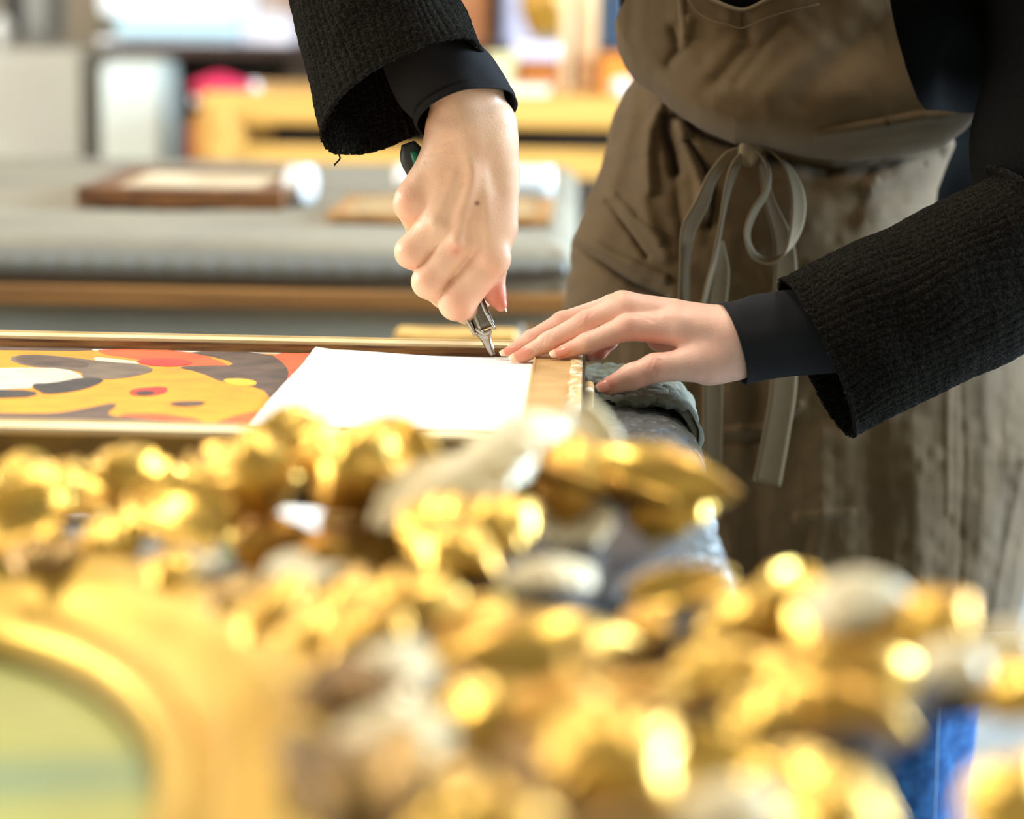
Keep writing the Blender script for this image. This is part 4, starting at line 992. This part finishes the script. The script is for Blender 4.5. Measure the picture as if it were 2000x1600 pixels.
# ---- jeans and shoes
m_seam = M('denim_seam', s(100,130,160), .9)
for x in (.10, .262):
    V = []; zz = np.linspace(.96, .06, 90)
    for z in zz:
        k = (z-.06)/.9; r = .058+.034*k**1.3; cx = x+.006*(1-k); cy = 1.95+.02*(1-k)*(1-k)
        for a in range(72):
            t = math.tau*a/72; w = 1+.035*noise.noise(Vector((math.cos(t)*1.5+x*9, math.sin(t)*1.5, z*6)))+.03*math.sin(t*2+z*24)*math.exp(-((z-.55)/.12)**2)+.012*math.sin(a*.9+z*8)
            V.append((cx+r*w*math.cos(t), cy+r*w*1.08*math.sin(t), z))
    jo = obj('jeans_leg', V, grid_faces(90, 72, True), m_denim, pr)
    tube([(x+.03+.012*k, 1.955-.062-.026*(1-k), .1+.8*(1-k)) for k in np.linspace(0, 1, 9)], .0009, n=5, name='seam', mat=m_seam, parent=jo)
    V = []; m2 = 24
    for i in range(m2):
        t = i/(m2-1); y = 2.03-.27*t; w = .04*(math.sin(math.pi*min(1, .15+.8*t))**.5); h = .09*(1-t)**1.5+.035
        if t > .95: w *= .6; h *= .6
        for a in range(24):
            q = math.tau*a/24; V.append((x+.003+w*math.cos(q), y, .003+h*.5+h*.5*math.sin(q)))
    f = grid_faces(m2, 24, True)+[tuple(range(24)), tuple(range((m2-1)*24, m2*24))]
    obj('shoe', V, f, m_shoe, pr)

# ---- apron
def lin(tab, y):
    t = np.array(tab, float); return np.interp(y, t[:, 0], t[:, 1])
FOLD = [ # (polyline, width px, amplitude mm towards viewer)
 ([(1300,225),(1303,262),(1316,300),(1322,335)],11,-11), ([(1292,215),(1272,250),(1266,300),(1270,370)],10,6), ([(1330,245),(1352,300),(1372,350),(1376,420)],12,7),
 ([(1345,275),(1375,330),(1390,380),(1385,440)],9,-8), ([(1320,225),(1380,265),(1440,285)],8,-8), ([(1318,330),(1330,420),(1345,500)],12,-3),
 ([(1190,395),(1230,450),(1265,500)],7,-4), ([(1200,385),(1240,430),(1290,470)],8,4), ([(1125,480),(1180,515),(1240,555),(1300,580)],8,-7), ([(1135,462),(1200,500),(1300,545)],8,4),
 ([(1240,170),(1235,240),(1215,320),(1190,380)],14,3), ([(1255,330),(1262,420),(1300,500)],14,3),
 ([(1500,300),(1620,330),(1830,300)],18,-16), ([(1700,365),(1760,330),(1850,292)],16,9), ([(1690,430),(1760,410),(1826,380)],22,6), ([(1720,350),(1800,322)],8,-5),
 ([(1400,845),(1500,835),(1560,790)],8,4), ([(1400,868),(1500,860)],8,-3), ([(1560,1010),(1660,1000)],9,3), ([(1590,960),(1570,1080)],16,-3),
 ([(1850,740),(1850,1000)],7,1.4), ([(1872,700),(1880,900),(1870,1150)],8,-1.4), ([(1920,660),(1925,900),(1905,1180)],12,1.3), ([(1950,700),(1955,1150)],11,-1.0), ([(2000,900),(1960,1080),(1935,1230)],8,1.8), ([(1982,880),(1945,1060),(1920,1220)],10,-1.2), ([(2030,900),(1990,1080),(1970,1200)],8,1.8),
 ([(1600,850),(1590,1100)],26,4), ([(1700,850),(1710,1150)],30,-4), ([(1480,700),(1470,1100)],24,-4),([(1780,830),(1800,1150)],20,3),
]
FOLD = [(p_, w_, a_*1.45 if p_[0][0] < 1450 and p_[0][1] < 600 else a_) for p_, w_, a_ in FOLD]
def folds(px, py, tab):
    p = (px, py, np.zeros_like(px)); d = np.zeros_like(px)
    for pts, w, a in tab:
        q = segd(p, [(x, y, 0) for x, y in pts]); d += a*np.exp(-(q/w)**2)
    return d
XL = [(110,1245),(150,1240),(190,1222),(225,1203),(280,1188),(330,1178),(380,1155),(430,1135),(480,1121),(540,1112),(600,1102),(700,1112),(900,1140),(1240,1170)]
XR = [(110,1700),(200,1770),(262,1858),(283,1862),(330,1843),(370,1828),(400,1824),(435,1832),(520,1905),(640,2020),(900,2062),(1128,2004),(1190,1990),(1250,1975)]
nu, nv = 330, 380
u = np.linspace(-1, 1, nu); py = np.linspace(112, 1236, nv)
PY, U = np.meshgrid(py, u, indexing='ij')
XLg = lin(XL, py)[:, None]; XRg = lin(XR, py)[:, None]
us = np.sin(U*math.pi/2*.995)
PX = XLg+(XRg-XLg)*(us+1)/2
PX = PX+4*vnoise(PY/26, U*0+2, 5)*np.exp(-((us+1)/.06)**2)
dc = 1.955-.0*PY
Dk = dc-.135*np.cos(U*math.pi/2*.995)**1.0+.018*np.clip((PY-600)/600, 0, 1)
fd = folds(PX, PY, FOLD)+2.6*vnoise(PX/55, PY/70, 8)+1.0*vnoise(PX/22, PY/26, 9)+.22*vnoise(PX/9, PY/60, 10)*np.clip((PY-600)/100, 0, 1)
def skirtdepth(x, y):
    xl, xr = lin(XL, y), lin(XR, y); k = np.clip(2*(x-xl)/(xr-xl)-1, -.999, .999)
    return 1.955-.135*np.cos(np.arcsin(k))+.018*np.clip((y-600)/600, 0, 1)
Dk = Dk+.014*np.exp(-((PY-330)/90)**2)*np.exp(-((PX-1540)/190)**2)
Vsk = P(PX, PY, Dk-fd*.001).reshape(-1, 3)
sk = obj('apron_skirt', Vsk, grid_faces(nv, nu), m_linen, pr)
q = sk.modifiers.new('thickness', 'SOLIDIFY'); q.thickness = .0015; q.offset = -1
# bib
BB = [(1206,58),(1212,100),(1224,128),(1240,152),(1280,178),(1314,211),(1370,248),(1437,277),(1500,285),(1572,302),(1662,311),(1752,302),(1842,282),(1880,252),(1908,222)]
BT = [(1206,44),(1213,22),(1224,0),(1250,-130),(1290,-165),(1332,-33),(1392,0),(1449,19),(1497,0),(1560,-26),(1640,-55),(1695,-165),(1722,-160),(1734,0),(1748,67),(1766,135),(1788,193),(1806,218),(1860,220),(1908,220)]
FB = [([(1450,20),(1460,90),(1400,160)],16,-6), ([(1530,45),(1480,110),(1440,160)],14,-4), ([(1318,60),(1330,95),(1310,125)],12,-5), ([(1345,40),(1335,90)],9,4), ([(1332,0),(1338,70)],4,3),
      ([(1240,0),(1235,80),(1270,150)],16,-4), ([(1560,200),(1640,120),(1700,60)],26,-4), ([(1500,180),(1600,90)],22,4), ([(1600,262),(1700,246),(1800,228),(1890,226)],9,7), ([(1640,285),(1760,275),(1850,262)],9,-6),
      ([(1300,170),(1400,230),(1520,262),(1600,275)],18,4)]
nx_, nyb = 360, 150
tx = np.linspace(0, 1, nx_); X = 1206+(1908-1206)*(.5-.5*np.cos(tx*math.pi))**1.0
Tt = lin(BT, X); Bb = lin(BB, X)
vv = np.linspace(0, 1, nyb)
XX, VVv = np.meshgrid(X, vv, indexing='ij'); YY = Tt[:, None]+(Bb-Tt)[:, None]*VVv
uu = np.clip((XX-1545)/372, -.9999, .9999)
bd = 1.885-.13*np.cos(np.arcsin(uu))+.00006*(YY)
e = np.clip(1-(Bb[:, None]-YY)/60, 0, 1); bd = bd-.030*np.exp(-((YY-205)/95)**2)*np.clip(1-uu**2, 0, 1)*np.clip((XX-1206)/60, 0, 1)+.050*(1-np.sqrt(np.clip(1-e**2, 0, 1)))
bd = bd-.001*(folds(XX, YY, FB)*(1-e)+3*vnoise(XX/80, YY/80, 21)+.9*vnoise(XX/25, YY/30, 22))
bib = obj('apron_bib', P(XX, YY, bd).reshape(-1, 3), grid_faces(nx_, nyb), m_linen, pr)
q = bib.modifiers.new('thickness', 'SOLIDIFY'); q.thickness = .0018; q.offset = 1
def bibdepth(x, y):
    return 1.885-.13*math.cos(math.asin(max(-.999, min(.999, (x-1545)/372))))+.00006*y
for a, b in (((1285,-158), (.055,1.80,1.452)), ((1706,-160), (.175,1.84,1.452))):
    p0 = P(a[0], a[1], bibdepth(a[0], -60)-.012); q1 = np.array(b)
    tube([p0+[0,0,-.01], p0*.65+q1*.35+[0,-.035,0], p0*.3+q1*.7+[0,-.04,0], q1+[0,-.012,.02], q1+[0,.03,.035]], .0065, n=8, name='neck_strap', mat=m_tape, parent=pr)
# stitched hem of the bib
st = [(1345,0),(1360,22),(1385,38),(1420,47),(1449,55),(1490,38),(1540,22),(1600,8)]
tube([P(x, y, bibdepth(x, y)-.0035) for x, y in st], .0003, n=5, name='stitch_line', mat=m_tape, parent=bib)
hem = [(1300,-45),(1330,-32),(1392,0),(1449,19),(1497,0),(1560,-26)]
tube([P(x, y, bibdepth(x, y)-.001) for x, y in hem], .0014, n=6, name='bib_hem', mat=m_tape, parent=bib)
# ---- ribbons of the tied bow
def ribbon(name, pts, mat, parent, th=.0012, lift=.012, sm=10):
    """pts: (px, py, half width vector x, y, depth mm of each edge: near/far offset)"""
    a = catmull(np.array(pts, float), (len(pts)-1)*sm+1)
    V = []; nw = 7
    for x, y, wx, wy, dz, wz in a:
        base = float(skirtdepth(x, y))-lift-dz*.001
        for k in range(nw):
            t = k/(nw-1)*2-1
            V.append(P(x+wx*t, y+wy*t, base+wz*.001*t+.0008*(1-t*t)))
    o = obj(name, np.array(V), grid_faces(len(a), nw), mat, parent)
    q = o.modifiers.new('thickness', 'SOLIDIFY'); q.thickness = th; q.offset = 0
    return o
tie = ribbon('waist_tie', [(1458,288,6,3,14,1),(1425,305,6,8,14,2),(1392,345,8,6,14,4),(1372,395,12,6,14,4),(1345,450,13,5,12,6),(1338,520,10,2,12,7),(1336,610,11,0,10,6)], m_tape, pr)
ribbon('waist_tie', [(1462,292,4,4,16,2),(1436,325,7,5,18,4),(1420,375,5,3,18,6),(1408,440,3,1,18,7),(1396,505,4,1,16,8),(1384,560,6,2,14,8),(1372,620,7,2,12,8)], m_tape, pr)
ribbon('waist_tie', [(1405,470,8,0,6,3),(1408,530,17,0,6,2),(1400,600,20,0,6,2),(1394,700,20,0,6,2),(1393,800,19,0,6,2),(1392,905,18,0,6,2)], m_tape, pr)
ribbon('waist_tie', [(1476,290,5,3,16,3),(1500,325,3,2,18,5),(1498,370,4,3,18,6),(1472,415,5,4,18,6),(1459,458,5,2,18,8),(1472,497,4,-4,18,8),(1504,510,0,-6,18,8),(1538,490,6,-5,18,7),(1556,440,13,-2,18,5),(1558,380,14,2,16,5),(1538,325,11,6,14,4),(1502,292,6,5,12,3)], m_tape, pr)
ribbon('waist_tie', [(1488,296,6,2,8,2),(1500,380,10,0,6,2),(1530,470,20,0,6,2),(1534,560,24,0,6,2),(1532,660,26,0,6,2),(1530,760,26,1,6,2),(1516,850,26,3,6,2),(1498,945,27,6,6,2)], m_tape, pr)
kn = P(1466, 292, float(skirtdepth(1466, 292))-.026)
V = []
for i in range(13):
    for j in range(20):
        a, b = math.pi*i/12, math.tau*j/20; k = 1+.15*math.sin(3*b+2*a)
        V.append((kn[0]+.0085*k*math.sin(a)*math.cos(b), kn[1]+.008*k*math.sin(a)*math.sin(b), kn[2]+.012*k*math.cos(a)))
obj('knot', V, grid_faces(13, 20, True), m_tape, pr)

# ================================================================== UTILITY KNIFE
kb = H((960,690,35))
kn_ = thing('utility_knife', 'utility knife with green and black handle and steel nose held in the right fist', 'knife', tuple(kb))
def ksec(pts, secs, mat, name, label=None, n=20, power=3.0, parent=None):
    """pts: axis points (px), secs: (half width, half depth)"""
    m = (len(pts)-1)*6+1; p = catmull(pts, m); sc_ = catmull(np.array([(a, b, 0) for a, b in secs], float), m)
    t = np.gradient(p, axis=0); t /= np.linalg.norm(t, axis=1)[:, None]; V = []
    zz = np.array([0, 0, 1.])
    for i in range(m):
        u = np.cross(t[i], zz); u /= np.linalg.norm(u); w = np.cross(t[i], u)
        for k in range(n):
            a = math.tau*k/n; c_, s_ = math.cos(a), math.sin(a)
            V.append(p[i]+u*sc_[i][0]*math.copysign(abs(c_)**(2/power), c_)+w*sc_[i][1]*math.copysign(abs(s_)**(2/power), s_))
    f = grid_faces(m, n, True)+[tuple(range(n))[::-1], tuple(range((m-1)*n, m*n))]
    return obj(name, H(np.array(V)), f, mat, parent or kn_, label=label)
ksec([(797,280,50),(806,305,52),(822,340,55),(850,400,60),(890,480,62),(915,540,60)], [(14,14),(26,22),(25,24),(21,22),(20,22),(18,20)], m_rubber, 'handle', 'black rubber handle')
ksec([(806,296,36),(818,318,34),(836,352,40)], [(6,8),(11,14),(10,12)], m_green, 'grip_inlay', 'green grip inlay')
ksec([(903,520,52),(926,588,46),(948,642,40)], [(19,12),(20,12),(21,12)], m_steeld, 'blade_channel', 'grey inner steel channel', power=5)
ksec([(906,560,40),(921,600,34),(938,645,28)], [(3,3),(3,3),(3,3)], m_steel, 'channel_wall', power=4)
for k, off_ in enumerate((-19, 20)):
    ksec([(905+off_,545+(off_*-.3),36),(921+off_,600-off_*.3,34),(947+off_,650-off_*.3,32)], [(3.2,12),(3.4,13),(3.4,13)], m_steel, 'side_wall', power=4)
ksec([(928,642,36),(946,652,35),(960,646,35)], [(5,12),(6,13),(5,12)], m_steel, 'nose_bridge', power=3)
ksec([(944,648,36),(950,664,36),(957,680,36),(963,694,36)], [(17,11),(10,9),(8,6),(5,3)], m_steel, 'nose', 'bright steel nose piece')
ksec([(956,664,31),(960,680,30),(964,693,32)], [(1.6,3),(1.8,3),(1.2,2)], m_steeld, 'blade', 'thin dark blade edge', power=2)

# ================================================================== LIGHT
LWIN = True
wd = bpy.data.worlds.new('world'); sc.world = wd; wd.use_nodes = True
nt = wd.node_tree; bg = nt.nodes['Background']; bg.inputs[0].default_value = (.72, .84, 1.0, 1); bg.inputs[1].default_value = 1.0
def area(name, loc, rot, sx, sy, e, col):
    l = bpy.data.lights.new(name, 'AREA'); l.shape = 'RECTANGLE'; l.size = sx; l.size_y = sy; l.energy = e; l.color = col
    o = bpy.data.objects.new(name, l); o.location = loc; o.rotation_euler = rot; C.objects.link(o)
for i, (x, y) in enumerate(LAMPS):
    area('lamp_light', (x, y, 3.13), (0, 0, 0), .28, 1.2, 26 if y < 3 else 15, (1, .91, .78))
area('window_daylight', (3.08, 2.7, 1.75), (0, math.pi/2, 0), 1.5, 2.3, 640, (.60, .79, 1))
area('window_daylight', (-4.18, 2.3, 1.75), (0, -math.pi/2, 0), 1.5, 3.9, 235, (1, .96, .88))
sc.view_settings.view_transform = 'Standard'; sc.view_settings.look = 'None'; sc.view_settings.gamma = 1
sc.view_settings.exposure = 0.05
sc.cycles.use_denoising = True
sc.cycles.max_bounces = 6
